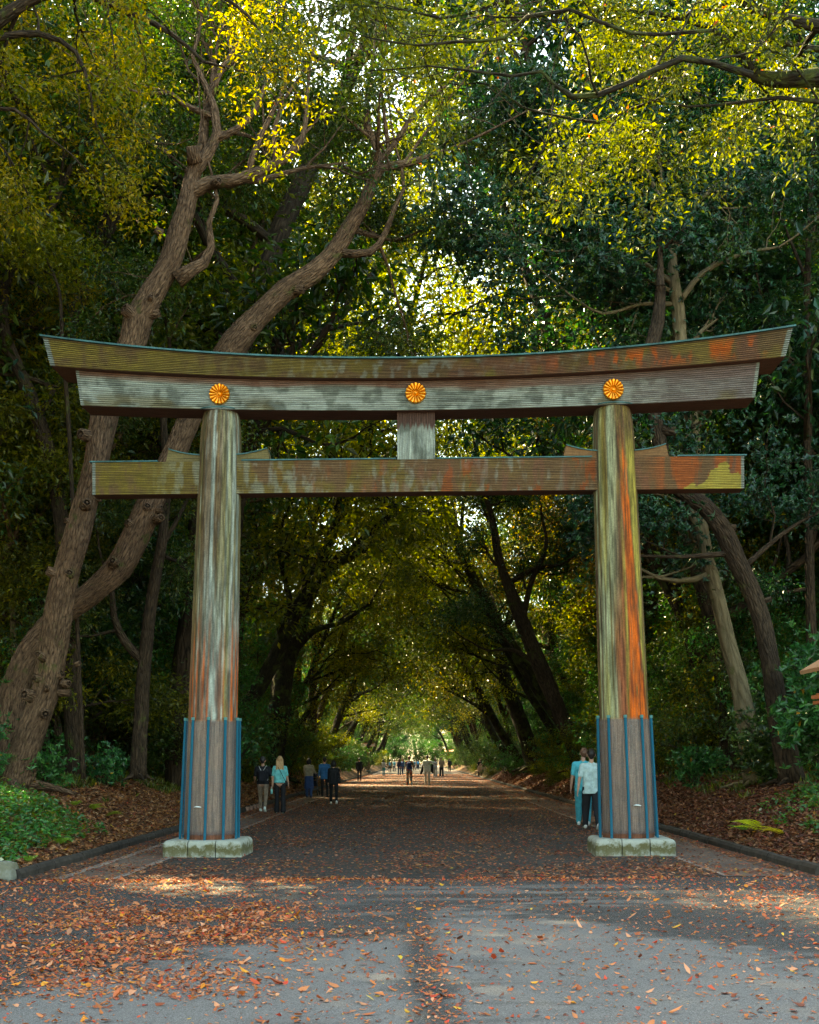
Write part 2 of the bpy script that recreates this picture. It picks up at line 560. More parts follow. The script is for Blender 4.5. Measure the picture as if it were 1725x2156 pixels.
# the open asphalt in front of the gate
px_, py_ = np.linspace(-9, 9, 260), np.linspace(3.5, JY, 200)
X, Y = np.meshgrid(px_, py_, indexing='ij')
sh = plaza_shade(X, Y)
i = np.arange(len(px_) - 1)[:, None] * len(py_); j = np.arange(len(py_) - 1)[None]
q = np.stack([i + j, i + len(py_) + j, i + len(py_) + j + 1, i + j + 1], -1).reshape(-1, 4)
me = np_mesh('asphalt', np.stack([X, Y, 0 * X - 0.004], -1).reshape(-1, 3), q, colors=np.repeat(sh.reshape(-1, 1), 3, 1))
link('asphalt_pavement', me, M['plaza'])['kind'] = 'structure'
o = grid_sheet('outer_pavement', np.array([-60, -9.0, 9.0, 60]), np.array([-50, 3.5]), lambda x, y: 0 * x - 0.004, plain('plain asphalt', (0.11, 0.115, 0.12), 0.85, 0.3, 40))
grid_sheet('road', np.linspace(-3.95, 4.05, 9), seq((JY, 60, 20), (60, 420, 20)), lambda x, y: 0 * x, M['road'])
for s, a, b in ((-1, 3.95, 4.66), (1, 4.05, 5.0)):
    grid_sheet('walkway', np.sort(np.array([s * a, s * b])), seq((JY, 60, 20), (60, 420, 20)), lambda x, y: 0 * x + 0.004, M['walk'])
for a, b in ((-4.04, -3.93), (-4.80, -4.66), (4.0, 4.09)):
    grid_sheet('path_edging', np.array([a, b]), seq((JY, 60, 20), (60, 420, 20)), lambda x, y: 0 * x + 0.008, M['strip'])
for a, b in ((-5.3, -4.80), (5.0, 5.3)):
    grid_sheet('gutter', np.array([a, b]), seq((JY, 60, 20), (60, 420, 20)), lambda x, y: 0 * x + 0.0035, M['gutter'])

def kerb(s):
    rng = np.random.default_rng(5 + s)
    prof = [(-0.075, -0.05), (-0.08, 0.07), (-0.055, 0.115), (0, 0.13), (0.055, 0.115), (0.08, 0.07), (0.075, -0.05)]
    V, Fc = [], []
    y = 16.05
    while y < 300:
        L = 0.75 if y < 60 else 4.0
        dx, dz = rng.normal(0, 0.006), rng.normal(0, 0.007)
        b = len(V)
        ysn = np.linspace(y, y + L - 0.012, 4)
        for yy in ysn:
            for (a, c) in prof: V.append((s * (KX + 0.02) + a + dx + rng.normal(0, .002), yy, c + dz))
        k = len(prof)
        for r in range(3):
            for c in range(k - 1): Fc.append((b + r * k + c, b + r * k + c + 1, b + (r + 1) * k + c + 1, b + (r + 1) * k + c))
        me_c = len(V)
        V.append((s * KX, y, 0.03)); V.append((s * KX, ysn[-1], 0.03))
        for c in range(k - 1):
            Fc.append((b + c, b + c + 1, me_c, me_c)); Fc.append((b + 3 * k + c + 1, b + 3 * k + c, me_c + 1, me_c + 1))
        y += L
    q = np.array(Fc)
    tri = q[q[:, 2] == q[:, 3]][:, :3]
    o = link('kerb', np_mesh('kerb', V, [q[q[:, 2] != q[:, 3]], tri], smooth=False), M['kerb'])
    o['kind'] = 'structure'
kerb(-1); kerb(1)

# fallen leaves: curled six-cornered leaves lying about
def flat_leaves(name, C, size, colors, rng, curl=0.35, ground=None):
    n = len(C)
    th = rng.uniform(0, 6.28, n)
    a = np.array([0, 0.9, 2.2, 3.14, 4.1, 5.4])
    r = np.array([1.0, 0.62, 0.5, 0.75, 0.5, 0.62])
    A = a[None] + th[:, None] + rng.normal(0, 0.13, (n, 6))
    R = r[None] * size[:, None] * rng.uniform(0.75, 1.2, (n, 6)) * 0.6
    tilt = rng.normal(0, curl * 0.35, (n, 2))
    x, y = np.cos(A) * R, np.sin(A) * R
    lx = np.cos(A - th[:, None]) * R; ly = np.sin(A - th[:, None]) * R
    cz = rng.uniform(-0.3, 1.2, n)[:, None] * curl
    z = np.abs(ly) * cz + (lx / size[:, None]) ** 2 * size[:, None] * curl * rng.uniform(0, 1.2, n)[:, None] + x * tilt[:, :1] + y * tilt[:, 1:]
    z = z - z.min(1)[:, None] + 0.001
    V = np.stack([C[:, :1] + x, C[:, 1:2] + y, C[:, 2:] + z], -1)
    k = np.arange(n)[:, None] * 6
    q = np.concatenate([k + np.array([[0, 1, 2, 3]]), k + np.array([[0, 3, 4, 5]])])
    return np_mesh(name, V.reshape(-1, 3), q, colors=np.repeat(colors, 6, 0), smooth=False)

LEAFC = np.array([(0.36, 0.12, 0.045), (0.42, 0.16, 0.05), (0.46, 0.2, 0.08), (0.5, 0.27, 0.15), (0.24, 0.075, 0.035), (0.42, 0.08, 0.03), (0.5, 0.07, 0.03), (0.62, 0.26, 0.03), (0.6, 0.4, 0.05), (0.13, 0.05, 0.03)])
LW = np.array([.2, .2, .16, .12, .12, .07, .03, .05, .015, .05]); LW = LW / LW.sum()
def litter_cols(rng, n, w=LW, mul=1.0):
    w = LW if w is None else w
    return LEAFC[rng.choice(len(LEAFC), n, p=w)] * rng.uniform(0.65, 1.25, (n, 1)) * mul

rng = np.random.default_rng(7)
def scatter(n, x0, x1, y0, y1, dens):
    x = rng.uniform(x0, x1, n); y = rng.uniform(y0, y1, n)
    return x, y, rng.random(n) < dens(x, y)
def plaza_dens(x, y):
    pile = 1.35 * np.exp(-((x + 2.1 + 0.12 * (y - 10)) / 1.0) ** 2) * np.exp(-((y - 11.0) / 2.6) ** 2)
    cl = fbm(x * 1.3, y * 1.3, 61, 4)
    d = 0.10 + 0.9 * pile * ss(0.3, 0.6, cl) * 1.2 + 0.12 * ss(-1, -3.5, x) + 0.30 * np.exp(-((x - 0.1) / 0.14) ** 2) * ss(12, 10, y)
    d = d + 0.85 * ss(15.2, 15.95, y) * ss(0.35, 0.6, cl)+ 0.1 * ss(2, 4, x) * ss(11, 14, y)
    return d * (0.55 + 0.9 * cl)
x, y, k = scatter(170000, -6.5, 6.5, 6.0, JY, plaza_dens)
x, y = x[k], y[k]
n = len(x)
C = np.stack([x, y, np.full(n, -0.002)], 1)
s = np.clip(np.exp(rng.normal(-3.62, .45, n)), .008, .085)
tag(link('fallen_leaves', flat_leaves('fallen_leaves', C, s, np.minimum(litter_cols(rng, n, None, 1.15) * np.array([[1.05, .85, .8]]), .7), rng, 0.8), M['litter']),
    'orange and brown fallen leaves scattered over the grey asphalt in front of the gate', 'fallen leaves', kind='stuff')
def road_dens(x, y):
    cl = fbm(x * 0.9 + 3, y * 0.6, 71, 4)
    return 0.3 + 1.0 * ss(18.6, 16.2, y) * ss(0.25, 0.5, cl) + 0.5 * ss(0.5, 0.75, cl) + 0.25 * ss(3.2, 4.2, np.abs(x)) + 0.6 * ss(4.75, 5.1, np.abs(x)) - 0.35 * ((x > -4.7) & (x < -4)) - .3 * ((x > 4.1) & (x < 4.9))
x, y, k = scatter(90000, -5.2, 5.2, JY, 42, road_dens)
x2, y2, k2 = scatter(90000, -5.2, 5.2, 42, 130, road_dens)
x = np.concatenate([x[k], x2[k2]]); y = np.concatenate([y[k], y2[k2]])
n = len(x)
C = np.stack([x, y, np.full(n, 0.009)], 1)
W2 = LW.copy(); W2[[4, 9]] *= 2.5; W2[[0]] *= 1.6; W2 /= W2.sum()
tag(link('path_leaves', flat_leaves('path_leaves', C, rng.uniform(0.03, 0.065, n) * np.where(y > 42, 1.5, 1), litter_cols(rng, n, W2, 0.85), rng, 0.45), M['litter']),
    'reddish brown fallen leaves strewn along the dark path under the gate', 'fallen leaves', kind='stuff')
def bank_dens(x, y): return 0.45 + 0.9 * fbm(x, y, 81, 3) - 0.5 * ss(8, 11, np.abs(x))
ls = []
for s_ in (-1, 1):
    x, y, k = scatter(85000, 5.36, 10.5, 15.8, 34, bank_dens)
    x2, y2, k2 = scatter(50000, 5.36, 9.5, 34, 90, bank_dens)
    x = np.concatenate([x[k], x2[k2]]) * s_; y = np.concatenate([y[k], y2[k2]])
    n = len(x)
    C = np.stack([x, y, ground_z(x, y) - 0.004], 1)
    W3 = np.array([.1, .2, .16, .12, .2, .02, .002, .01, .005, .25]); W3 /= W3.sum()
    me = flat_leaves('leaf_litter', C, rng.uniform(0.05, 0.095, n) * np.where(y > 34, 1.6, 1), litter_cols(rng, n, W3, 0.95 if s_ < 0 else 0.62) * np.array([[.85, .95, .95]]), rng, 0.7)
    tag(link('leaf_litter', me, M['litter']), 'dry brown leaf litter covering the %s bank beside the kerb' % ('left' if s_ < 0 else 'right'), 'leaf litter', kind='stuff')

# ------------------------------------------------------------ the gate
PPM = 128.0
TY = 20.0
gate = empty('torii_gate', (0, TY, 0), -0.0235)
tag(gate, 'large weathered wooden torii gate with three golden crests spanning the path', 'gate')

def tint_mat(name, rough, spec=0.3, vertical=True, b=0.4):
    m = mat(name, rough, spec)
    nt = m.node_tree
    a = N(nt, 'ShaderNodeAttribute', attribute_name='tint')
    co = coord(nt, 'Object', (60, 60, 2.5) if vertical else (2.5, 60, 60))
    n = noise(nt, co, 1.0, 5, 0.7)
    n2 = noise(nt, coord(nt, 'Object'), 45, 4, 0.7)
    c = mixc(nt, 1.0, a.outputs['Color'], ramp(nt, n, [(0.3, (0.45, 0.45, 0.45)), (0.62, (1.3, 1.3, 1.3))]), 'MULTIPLY')
    c = mixc(nt, 1.0, c, ramp(nt, n2, [(0.3, (0.75, 0.75, 0.75)), (0.7, (1.2, 1.2, 1.2))]), 'MULTIPLY')
    nt.links.new(c, base(m))
    bump(nt, n, b, 0.01)
    return m
M['wood_v'] = tint_mat('weathered upright timber', 0.85)
M['wood_h'] = tint_mat('weathered ribbed timber', 0.85, vertical=False, b=0.25)
M['cap'] = plain('verdigris copper capping', (0.03, 0.10, 0.10), 0.5, 0.5, 5, 0.3)
M['gold'] = mat('gilded metal', 0.36, 0.6, 0.95, (0.9, 0.37, 0.05))

GREY = np.array((0.27, 0.3, 0.26)); GREYG = np.array((0.115, 0.13, 0.105)); OLIVE = np.array((0.125, 0.088, 0.02))
BROWN = np.array((0.085, 0.048, 0.022)); ORANGE = np.array((0.42, 0.075, 0.006)); YEL = np.array((0.27, 0.22, 0.04))
RED = np.array((0.17, 0.07, 0.042)); PALE = np.array((0.36, 0.38, 0.33)); WOOD = np.array((0.3, 0.165, 0.1))

def pillar(side):
    n, k = 96, 420
    z = np.linspace(0.2, 7.32, k)
    lean = -side * np.interp(z, [0.2, 7.3], [0.0, 0.235])
    r = np.interp(z, [0.2, 3, 5.5, 6.6, 7.0, 7.2, 7.32], [0.418, 0.395, 0.362, 0.345, 0.328, 0.305, 0.27])
    th = np.linspace(0, 2 * math.pi, n, endpoint=False)       # th = 0 faces the camera (-y), grows towards +x
    Rr = r[:, None] + 0.0 * th[None]
    Z = z[:, None] + 0 * th[None]
    T = th[None] + 0 * Z
    X = lean[:, None] + Rr * np.sin(T); Y = -Rr * np.cos(T)
    Y = np.where(Z > 7.0, np.sign(Y) * np.minimum(np.abs(Y), 0.345), Y)
    u = np.sin(T)                                             # -1 .. 1 across the visible face
    front = np.cos(T) > 0
    fine = fbm(T * 34 + 5, Z * 2.2, 91 + side, 4)
    w = (fbm(T * 3 + 11, Z * 0.45, 5 + side, 4) - 0.5)
    w2 = fbm(T * 11 + 7 + .3 * fbm(T * 3, Z * 1.5, 2), Z * 0.8, 9 + side, 5)
    w3 = fbm(T * 26, Z * 1.5, 19 + side, 4)
    C = np.zeros(Z.shape + (3,))
    if side < 0:
        C[:] = GREYG
        C = lerp3(C, GREY, ss(0.42, 0.62, w2))
        C = lerp3(C, OLIVE, np.clip(ss(0.5, 0.62, fbm(T * 5 + 2, Z * .3, 3, 3)) * ss(3.2, 5, Z) * 0.9 + ss(-0.5, -0.8, u + w * .4), 0, 1) * 0.85)
        C = lerp3(C, BROWN * 1.3, ss(0.50, 0.68, fbm(T * 9 + 4, Z * .35, 13, 3)) * 0.8)
        C = lerp3(C, RED, ss(4.6, 2.6, Z + w * 3) * ss(0.4, 0.6, w3) * 0.75)
        fl = ss(4.3, 2.4, Z + (w2 - .5) * 3.2) * ss(0.50, 0.62, fbm(T * 9 + 3, Z * .25, 33, 3))
        C = lerp3(C, ORANGE * 1.1, fl)
        C = lerp3(C, PALE, ss(0.68, 0.8, w3) * ss(4.0, 6.5, Z) * 0.55)
        C = lerp3(C, YEL * .55, np.exp(-((u - 0.62 - w * .1) / 0.09) ** 2) * 0.65)
    else:
        C[:] = BROWN * 1.15
        C = lerp3(C, OLIVE * 1.2, ss(0.42, 0.6, w2) * 0.7)
        C = lerp3(C, GREY * np.array((1, .98, .7)), ss(0.05, -0.45, u + w * .5) * ss(0.42, 0.6, fbm(T * 8, Z * .3, 23, 4)) * 0.85)
        C = lerp3(C, RED * np.array((1.3, .8, .5)), ss(-0.45, -0.2, u + w * .3) * ss(0.45, 0.2, u) * ss(5.6, 3.0, Z + w * 4) * 0.85)
        le = np.interp(Z, [2.2, 3.4, 5.5, 6.8], [0.08, 0.16, 0.15, 0.0]); re = np.interp(Z, [2.2, 3.4, 5.5, 7], [0.9, 0.68, 0.5, 0.36])
        om = ss(-0.05, 0.05, u - le + (w2 - .5) * .3) * ss(0.05, -0.05, u - re + (w3 - .5) * .3) * ss(7.2, 5.6, Z + (w2 - .5) * 2.5)
        C = lerp3(C, ORANGE * 1.0, om * ss(0.28, 0.5, w3 + .06) * (.72 + .28 * ss(.35, .6, fine)))
        ye = np.exp(-((u - le + 0.05 + w * .06) / 0.05) ** 2) * ss(5.4, 4.6, Z) * ss(0.35, 0.5, w2 + .1)
        yr = ss(0.0, 0.06, u - re) * ss(0.9, 0.8, u) * ss(2.4, 3.2, Z) * ss(7.0, 6.4, Z) * ss(0.3, 0.5, w2 + .05)
        yl = np.exp(-((u + 0.68 + w * .2) / 0.13) ** 2) * ss(0.4, 0.6, w2)
        C = lerp3(C, YEL, np.clip(ye + yr * .85 + yl * 0.6, 0, 1) * 0.9)
        C = lerp3(C, PALE, ss(0.7, 0.8, w3) * ss(-.05, .05, np.abs(u - re) * -1 + .06) * 0.8)
    C = np.where(front[..., None], C, lerp3(C, OLIVE * .9, np.full(Z.shape, 0.5)))
    C = C * (0.5 + 0.95 * ss(.25, .75, fine))[..., None]
    guard = ss(2.24, 2.16, Z)
    wd = lerp3(np.zeros(Z.shape + (3,)) + WOOD, WOOD * 0.62, ss(0.4, 0.6, fbm(T * 12, Z * .8, 77, 4)))
    C = C * (1 - guard[..., None]) + wd * guard[..., None]
    foot = ss(0.44, 0.34, Z)
    C = C * (1 - foot[..., None]) + np.array((0.15, 0.055, 0.03)) * foot[..., None]
    V = np.stack([X, Y, Z], -1).reshape(-1, 3)
    i = np.arange(k - 1)[:, None] * n; j = np.arange(n)[None]
    q = np.stack([i + j, i + (j + 1) % n, i + n + (j + 1) % n, i + n + j], -1).reshape(-1, 4)
    capc = len(V)
    V = np.vstack([V, [[lean[-1], 0, 7.32]]])
    tri = np.array([((k - 1) * n + a, (k - 1) * n + (a + 1) % n, capc) for a in range(n)])
    cols = np.vstack([C.reshape(-1, 3), BROWN[None]])
    o = link('pillar', np_mesh('pillar', V, [q, tri], colors=cols), M['wood_v'], gate)
    o.location = (side * 3.45, 0, 0)
    o['label'] = 'pillar streaked with bright orange and yellow lichen' if side > 0 else 'grey green weathered pillar'
    # copper lip where the pillar head meets the beam
    t = Tubes()
    a = np.linspace(-1.0, 1.0, 24)
    hx = lean[-1]
    t.add([(hx + 0.33 * math.sin(k_), -0.302 - 0.06 * math.cos(k_), 7.245 + 0.05 * math.cos(k_) ) for k_ in a], [0.011] * 24, 6)
    link('copper_lip', t.mesh('copper_lip'), M['cap'], o)
    return o

def slab(name, xf, zb, zt, y0, y1, ribs, colf, mat_, parent, ns=520, depth=0.010, ulabel=None):
    """beam with a ribbed front: xf(t) half length at height t, zb(x)/zt(x) lower and upper edge"""
    tt, off = [], []
    per = 4
    for r in range(ribs):
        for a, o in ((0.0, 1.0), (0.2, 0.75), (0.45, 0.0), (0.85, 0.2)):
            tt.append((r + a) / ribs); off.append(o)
    tt.append(1.0); off.append(1.0)
    tt = np.array(tt); off = np.array(off)
    s = np.linspace(-1, 1, ns)
    S, T = np.meshgrid(s, tt, indexing='ij')
    X = S * xf(T)
    Z = zb(X) * (1 - T) + zt(X) * T
    O = off[None] + 0 * S
    Yf = y0 + depth * O
    C = colf(X, T, O)
    nt_ = len(tt)
    V = [np.stack([X, Yf, Z], -1).reshape(-1, 3)]
    cols = [C.reshape(-1, 3)]
    i = np.arange(ns - 1)[:, None] * nt_; j = np.arange(nt_ - 1)[None]
    Q = [np.stack([i + j, i + nt_ + j, i + nt_ + j + 1, i + j + 1], -1).reshape(-1, 4)]
    n0 = ns * nt_
    V.append(np.stack([X, 0 * X + y1, Z], -1).reshape(-1, 3)); cols.append(C.reshape(-1, 3))
    Q.append(Q[0][:, ::-1] + n0)
    n1 = 2 * n0
    def strip(f, b, col, flip):
        nonlocal n1
        m_ = len(f)
        V.append(np.concatenate([f, b])); cols.append(np.tile(col, (2 * m_, 1)))
        a = np.arange(m_ - 1) + n1
        q_ = np.stack([a, a + 1, a + 1 + m_, a + m_], -1)
        Q.append(q_[:, ::-1] if flip else q_)
        n1 += 2 * m_
    Fv = np.stack([X, Yf, Z], -1); Bv = np.stack([X, 0 * X + y1, Z], -1)
    under = np.array((0.10, 0.045, 0.032))
    strip(Fv[:, 0], Bv[:, 0], under, True)
    strip(Fv[:, -1], Bv[:, -1], GREYG * .8, False)
    strip(Fv[0], Bv[0], GREY * .7, False)
    strip(Fv[-1], Bv[-1], GREY * .7, True)
    return link(name, np_mesh(name, np.concatenate(V), Q, colors=np.concatenate(cols), smooth=False), mat_, parent)

def groove_shade(C, O, X=0, T=0): return C * (1.08 - (0.3 + 0.5 * fbm(X * 1.5, T * 8, 61, 3)) [..., None] * ss(0.2, 0.8, O)[..., None]) * (0.7 + .6 * fbm(X * 1.1, T * 34, 67, 3))[..., None]  # painted shade: darker colour inside the rib grooves, uneven along the beam
def col_top(X, T, O):
    w = fbm(X * 2.6 + 40, T * 1.2, 101, 5); w2 = fbm(X * 11 + 3, T * 2.0, 103, 5)
    C = np.zeros(X.shape + (3,)) + OLIVE * 1.1
    C = lerp3(C, BROWN * 1.2, ss(0.36, 0.6, w) * .85)
    C = lerp3(C, GREY * .8, ss(0.5, 0.68, w2) * ss(5, -1, np.abs(X)) * .6)
    C = lerp3(C, OLIVE * np.array((1.3, 1.35, .9)), ss(0, -5, X) * ss(.35, .6, w2) * 0.6)
    C = lerp3(C, RED * .8, ss(0.5, 0.62, fbm(X * 3, T * .5, 107, 3)) * ss(-1, 1, X) * .6)
    C = lerp3(C, ORANGE, ss(0.53, 0.62, fbm(X * 8.4 + 9, T * 1.1, 109, 5)) * .85 * ss(1.6, 3, X) * ss(5.9, 5.2, X) * np.exp(-((T - .55) / .4) ** 2))
    C = lerp3(C, GREY * .6, (np.abs(X) > 5.86 + 0.12 * T - .01).astype(float))
    C = lerp3(C, BROWN * .8, ss(0.9, 1.0, T))
    return groove_shade(C, O, X, T)
def col_mid(X, T, O):
    w = fbm(X * .8 + 4, T * 3, 111, 4); w2 = fbm(X * 5 + 3, T * 2.3, 113, 4)
    C = np.zeros(X.shape + (3,)) + GREY * 1.0
    C = lerp3(C, GREYG * .85, ss(0.45, 0.65, w2) * .8)
    C = lerp3(C, RED * .9, ss(0.62, 0.85, T + (w - .5) * .5) * .85)
    C = lerp3(C, np.array((.13, .095, .088)), ss(1.5, 4.2, X + (w - .5) * 3) * .82)
    C = lerp3(C, PALE * .9, ss(0.5, 0.7, fbm(X * .5, T * 9, 117, 3)) * ss(3, 0, X) * .5 * ss(.72, .6, T))
    C = lerp3(C, OLIVE * .9, ss(0.56, 0.7, fbm(X * 1.6 + 8, T * 2, 119, 4)) * ss(.5, .2, T) * .6)
    C = lerp3(C, GREY * .75, (np.abs(X) > 5.42 + 0.07 * T).astype(float))
    return groove_shade(C, O, X, T)
def col_tie(X, T, O):
    w = fbm(X * 3.2 + 4, T * 1.2, 121, 5); w2 = fbm(X * 13 + 3, T * 2.2, 123, 5)
    C = np.zeros(X.shape + (3,)) + BROWN * 1.5
    C = lerp3(C, OLIVE * 1.15, ss(0.4, 0.58, w) * ss(3.2, -1, X) * .85)
    C = lerp3(C, OLIVE * np.array((1.2, 1.25, .8)), ss(-3.4, -4, X) * ss(.3, .6, w2) * .8)
    C = lerp3(C, GREY * .95, ss(0.5, 0.66, w2 * .75 + .25 * w) * ss(3.4, 1.5, X) * ss(-4.6, -3.6, X) * .42)
    C = lerp3(C, RED * 1.0, ss(0.55, 0.7, fbm(X * 7 + 2, T * .8, 127, 4)) * ss(-3, 0, X) * .55)
    C = lerp3(C, ORANGE * .9, ss(0.36, 0.6, fbm(X * 8.6 + 1, T * 1.2, 129, 5)) * ss(3.6, 4.2, X) * .55)
    C = lerp3(C, ORANGE * .7, ss(0.64, 0.72, fbm(X * 9 + 1, T * 1.4, 133, 5)) * .6 * ss(-4, 2, X))
    e = np.interp(X, [4.35, 4.5, 4.7, 4.85, 5.0, 5.2, 5.3], [0.0, .12, .35, .62, .82, .45, .3])
    C = lerp3(C, YEL * 1.1, ((T + (fbm(X * 9, T * 4, 131, 4) - .5) * .5) < e * .95).astype(float) * (X > 4.35) * .9)
    C = lerp3(C, GREY * .6, (np.abs(X) > 5.27).astype(float))
    return groove_shade(C, O, X, T)

kt_x = lambda T: 5.92 + 0.12 * T
def kz_t(x): a = np.clip(np.abs(x) / 6.04, 0, 1.05); return 8.005 + 0.43 * a ** 2.1
def kz_b(x): a = np.clip(np.abs(x) / 5.92, 0, 1.05); return 7.70 + 0.27 * a ** 2.0
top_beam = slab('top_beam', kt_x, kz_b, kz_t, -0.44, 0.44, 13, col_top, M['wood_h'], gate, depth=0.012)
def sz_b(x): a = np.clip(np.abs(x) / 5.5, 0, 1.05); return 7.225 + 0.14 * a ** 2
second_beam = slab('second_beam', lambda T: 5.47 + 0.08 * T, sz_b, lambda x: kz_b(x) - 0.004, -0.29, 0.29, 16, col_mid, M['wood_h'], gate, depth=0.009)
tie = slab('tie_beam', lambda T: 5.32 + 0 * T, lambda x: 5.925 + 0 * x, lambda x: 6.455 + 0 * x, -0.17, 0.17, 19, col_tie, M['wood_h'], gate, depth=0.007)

def ribbon(name, pts, y0, y1, th, mt, parent):
    """thin capping following pts (x, z) with vertical thickness th"""
    V, Fc = [], []
    for (x, z) in pts:
        V += [(x, y0, z), (x, y1, z), (x, y1, z + th), (x, y0, z + th)]
    for a in range(len(pts) - 1):
        b = a * 4
        for c in range(4): Fc.append((b + c, b + (c + 1) % 4, b + 4 + (c + 1) % 4, b + 4 + c))
    Fc += [(0, 3, 2, 1), tuple(len(V) - 4 + c for c in range(4))]
    return link(name, np_mesh(name, V, np.array(Fc), smooth=False), mt, parent)
xs_ = np.linspace(-6.08, 6.08, 90)
ribbon('copper_cap', [(x, float(kz_t(x)) + 0.003) for x in xs_], -0.475, 0.475, 0.026, M['cap'], top_beam)
for a, b in ((-5.36, -4.24), (-2.86, 2.86), (4.24, 5.36)):
    if a == -2.86:
        ribbon('copper_cap', [(a, 6.458), (-.33, 6.458)], -0.19, 0.19, 0.02, M['cap'], tie)
        ribbon('copper_cap', [(.33, 6.458), (b, 6.458)], -0.19, 0.19, 0.02, M['cap'], tie)
    else: ribbon('copper_cap', [(a, 6.458), (b, 6.458)], -0.19, 0.19, 0.02, M['cap'], tie)

# centre strut between tie and second beam
nn, kk = 60, 90
Xg, Zg = np.meshgrid(np.linspace(-0.31, 0.31, nn), np.linspace(6.462, 7.26, kk), indexing='ij')
w = fbm(Xg * 40, Zg * 3, 141, 4); w1 = vn(Xg * 42, Zg * .2, 143)
Cc = np.zeros(Xg.shape + (3,)) + GREY * 1.05
Cc = lerp3(Cc, GREYG * .9, ss(.45, .7, fbm(Xg * 7, Zg * 4, 145, 4)) * .8)
Cc = lerp3(Cc, np.array((.085, .045, .035)), ss(6.93, 7.03, Zg + (w1 - .5) * .16))
Cc = Cc * (0.75 + 0.5 * w1[..., None])
V, Q, cl = [], [], []
def pan(f, flip):
    b = sum(len(v) for v in V)
    V.append(f.reshape(-1, 3)); cl.append(Cc.reshape(-1, 3))
    i = np.arange(nn - 1)[:, None] * kk; j = np.arange(kk - 1)[None]
    q = np.stack([i + j, i + kk + j, i + kk + j + 1, i + j + 1], -1).reshape(-1, 4) + b
    Q.append(q[:, ::-1] if flip else q)
wv = 0.006 * np.cos(Xg * 2 * math.pi * 22 / .62)
pan(np.stack([Xg, -0.15 + wv, Zg], -1), False)
pan(np.stack([Xg, 0.15 - wv, Zg], -1), True)
pan(np.stack([0 * Xg - 0.31, Xg / .31 * .15, Zg], -1), True)
pan(np.stack([0 * Xg + 0.31, Xg / .31 * .15, Zg], -1), False)
link('centre_strut', np_mesh('centre_strut', np.concatenate(V), Q, colors=np.concatenate(cl), smooth=False), M['wood_v'], gate)

def wedge(xc, side_out):
    """wedge block lying on the tie beam beside a pillar; rises away from the pillar"""
    a, b = 0.30, 0.82
    x0, x1 = xc + side_out * a, xc + side_out * b
    pts = [(x0, 6.457), (x1 + side_out * 0.035, 6.457), (x1 + side_out * 0.01, 6.56), (x1 - side_out * .01, 6.655)] + \
          [(x0 + (x1 - x0) * t, 6.555 + 0.10 * t ** 1.6) for t in (0.8, .6, .4, .2, 0)]
    n = len(pts)
    V = [(p[0], -0.163, p[1]) for p in pts] + [(p[0], 0.163, p[1]) for p in pts]
    bm = bmesh.new()
    vv = [bm.verts.new(v) for v in V]
    bm.faces.new(vv[:n]); bm.faces.new(vv[n:][::-1])
    for i in range(n): bm.faces.new((vv[i], vv[n + i], vv[n + (i + 1) % n], vv[(i + 1) % n]))
    bmesh.ops.recalc_face_normals(bm, faces=bm.faces)
    me = bpy.data.meshes.new('wedge'); bm.to_mesh(me); bm.free()
    at = me.color_attributes.new('tint', 'FLOAT_COLOR', 'POINT')
    base_c = RED * .7 + OLIVE * .5 if xc > 0 else OLIVE * .9 + GREY * .1
    for k in range(2 * n): at.data[k].color = (*(base_c * (0.8 + .3 * ((k * 7) % 5) / 5)), 1)
    o = link('wedge', me, M['wood_h'], gate)
    c = sorted([(p[0], p[1] + .002) for p in pts[3:]])
    ribbon('copper_cap', c, -0.185, 0.185, 0.016, M['cap'], o)
for sx in (-1, 1):
    for so in (-1, 1): wedge(sx * (3.45 - 0.2), so)
pillar(-1); pillar(1)

def crest():
    nr, na = 26, 384
    R0 = 0.172
    r = np.linspace(0, 1, nr); a = np.linspace(0, 2 * math.pi, na, endpoint=False)
    Rr, A = np.meshgrid(r, a, indexing='ij')
    pet = np.abs(np.cos(8 * A)) ** 0.55
    pet2 = np.abs(np.sin(8 * A)) ** 0.55
    scal = 0.945 + 0.055 * pet
    rad = Rr * R0 * (1 * (1 - Rr ** 6) + scal * Rr ** 6)
    h = 0.016 + 0.036 * pet * ss(0.12, 0.4, Rr) * (0.5 + 0.5 * Rr) + 0.012 * ss(.2, .8, Rr)
    h = h * np.where(Rr > 0.93, 1 - 0.6 * ss(0.93, 1.0, Rr), 1)
    boss = np.sqrt(np.maximum(0, 0.15 ** 2 - Rr ** 2)) / 0.15
    h = np.where(Rr < 0.15, 0.02 + 0.026 * boss, h)
    V = np.stack([rad * np.sin(A), -h, rad * np.cos(A)], -1).reshape(-1, 3)
    back = np.stack([R0 * .93 * np.sin(a), 0 * a + 0.004, R0 * .93 * np.cos(a)], -1)
    V = np.vstack([V, back])
    i = np.arange(nr)[:, None] * na; j = np.arange(na)[None]
    q = np.stack([i + j, i + (j + 1) % na, i + na + (j + 1) % na, i + na + j], -1).reshape(-1, 4)
    return np_mesh('crest', V, q[:, ::-1], smooth=False)
cm = crest()
for x in (-3.19, 0.0, 3.19):
    o = link('crest', cm, M['gold'], second_beam)
    o.location = (x, -0.293, 7.49 + 0.02 * (abs(x) > 1))

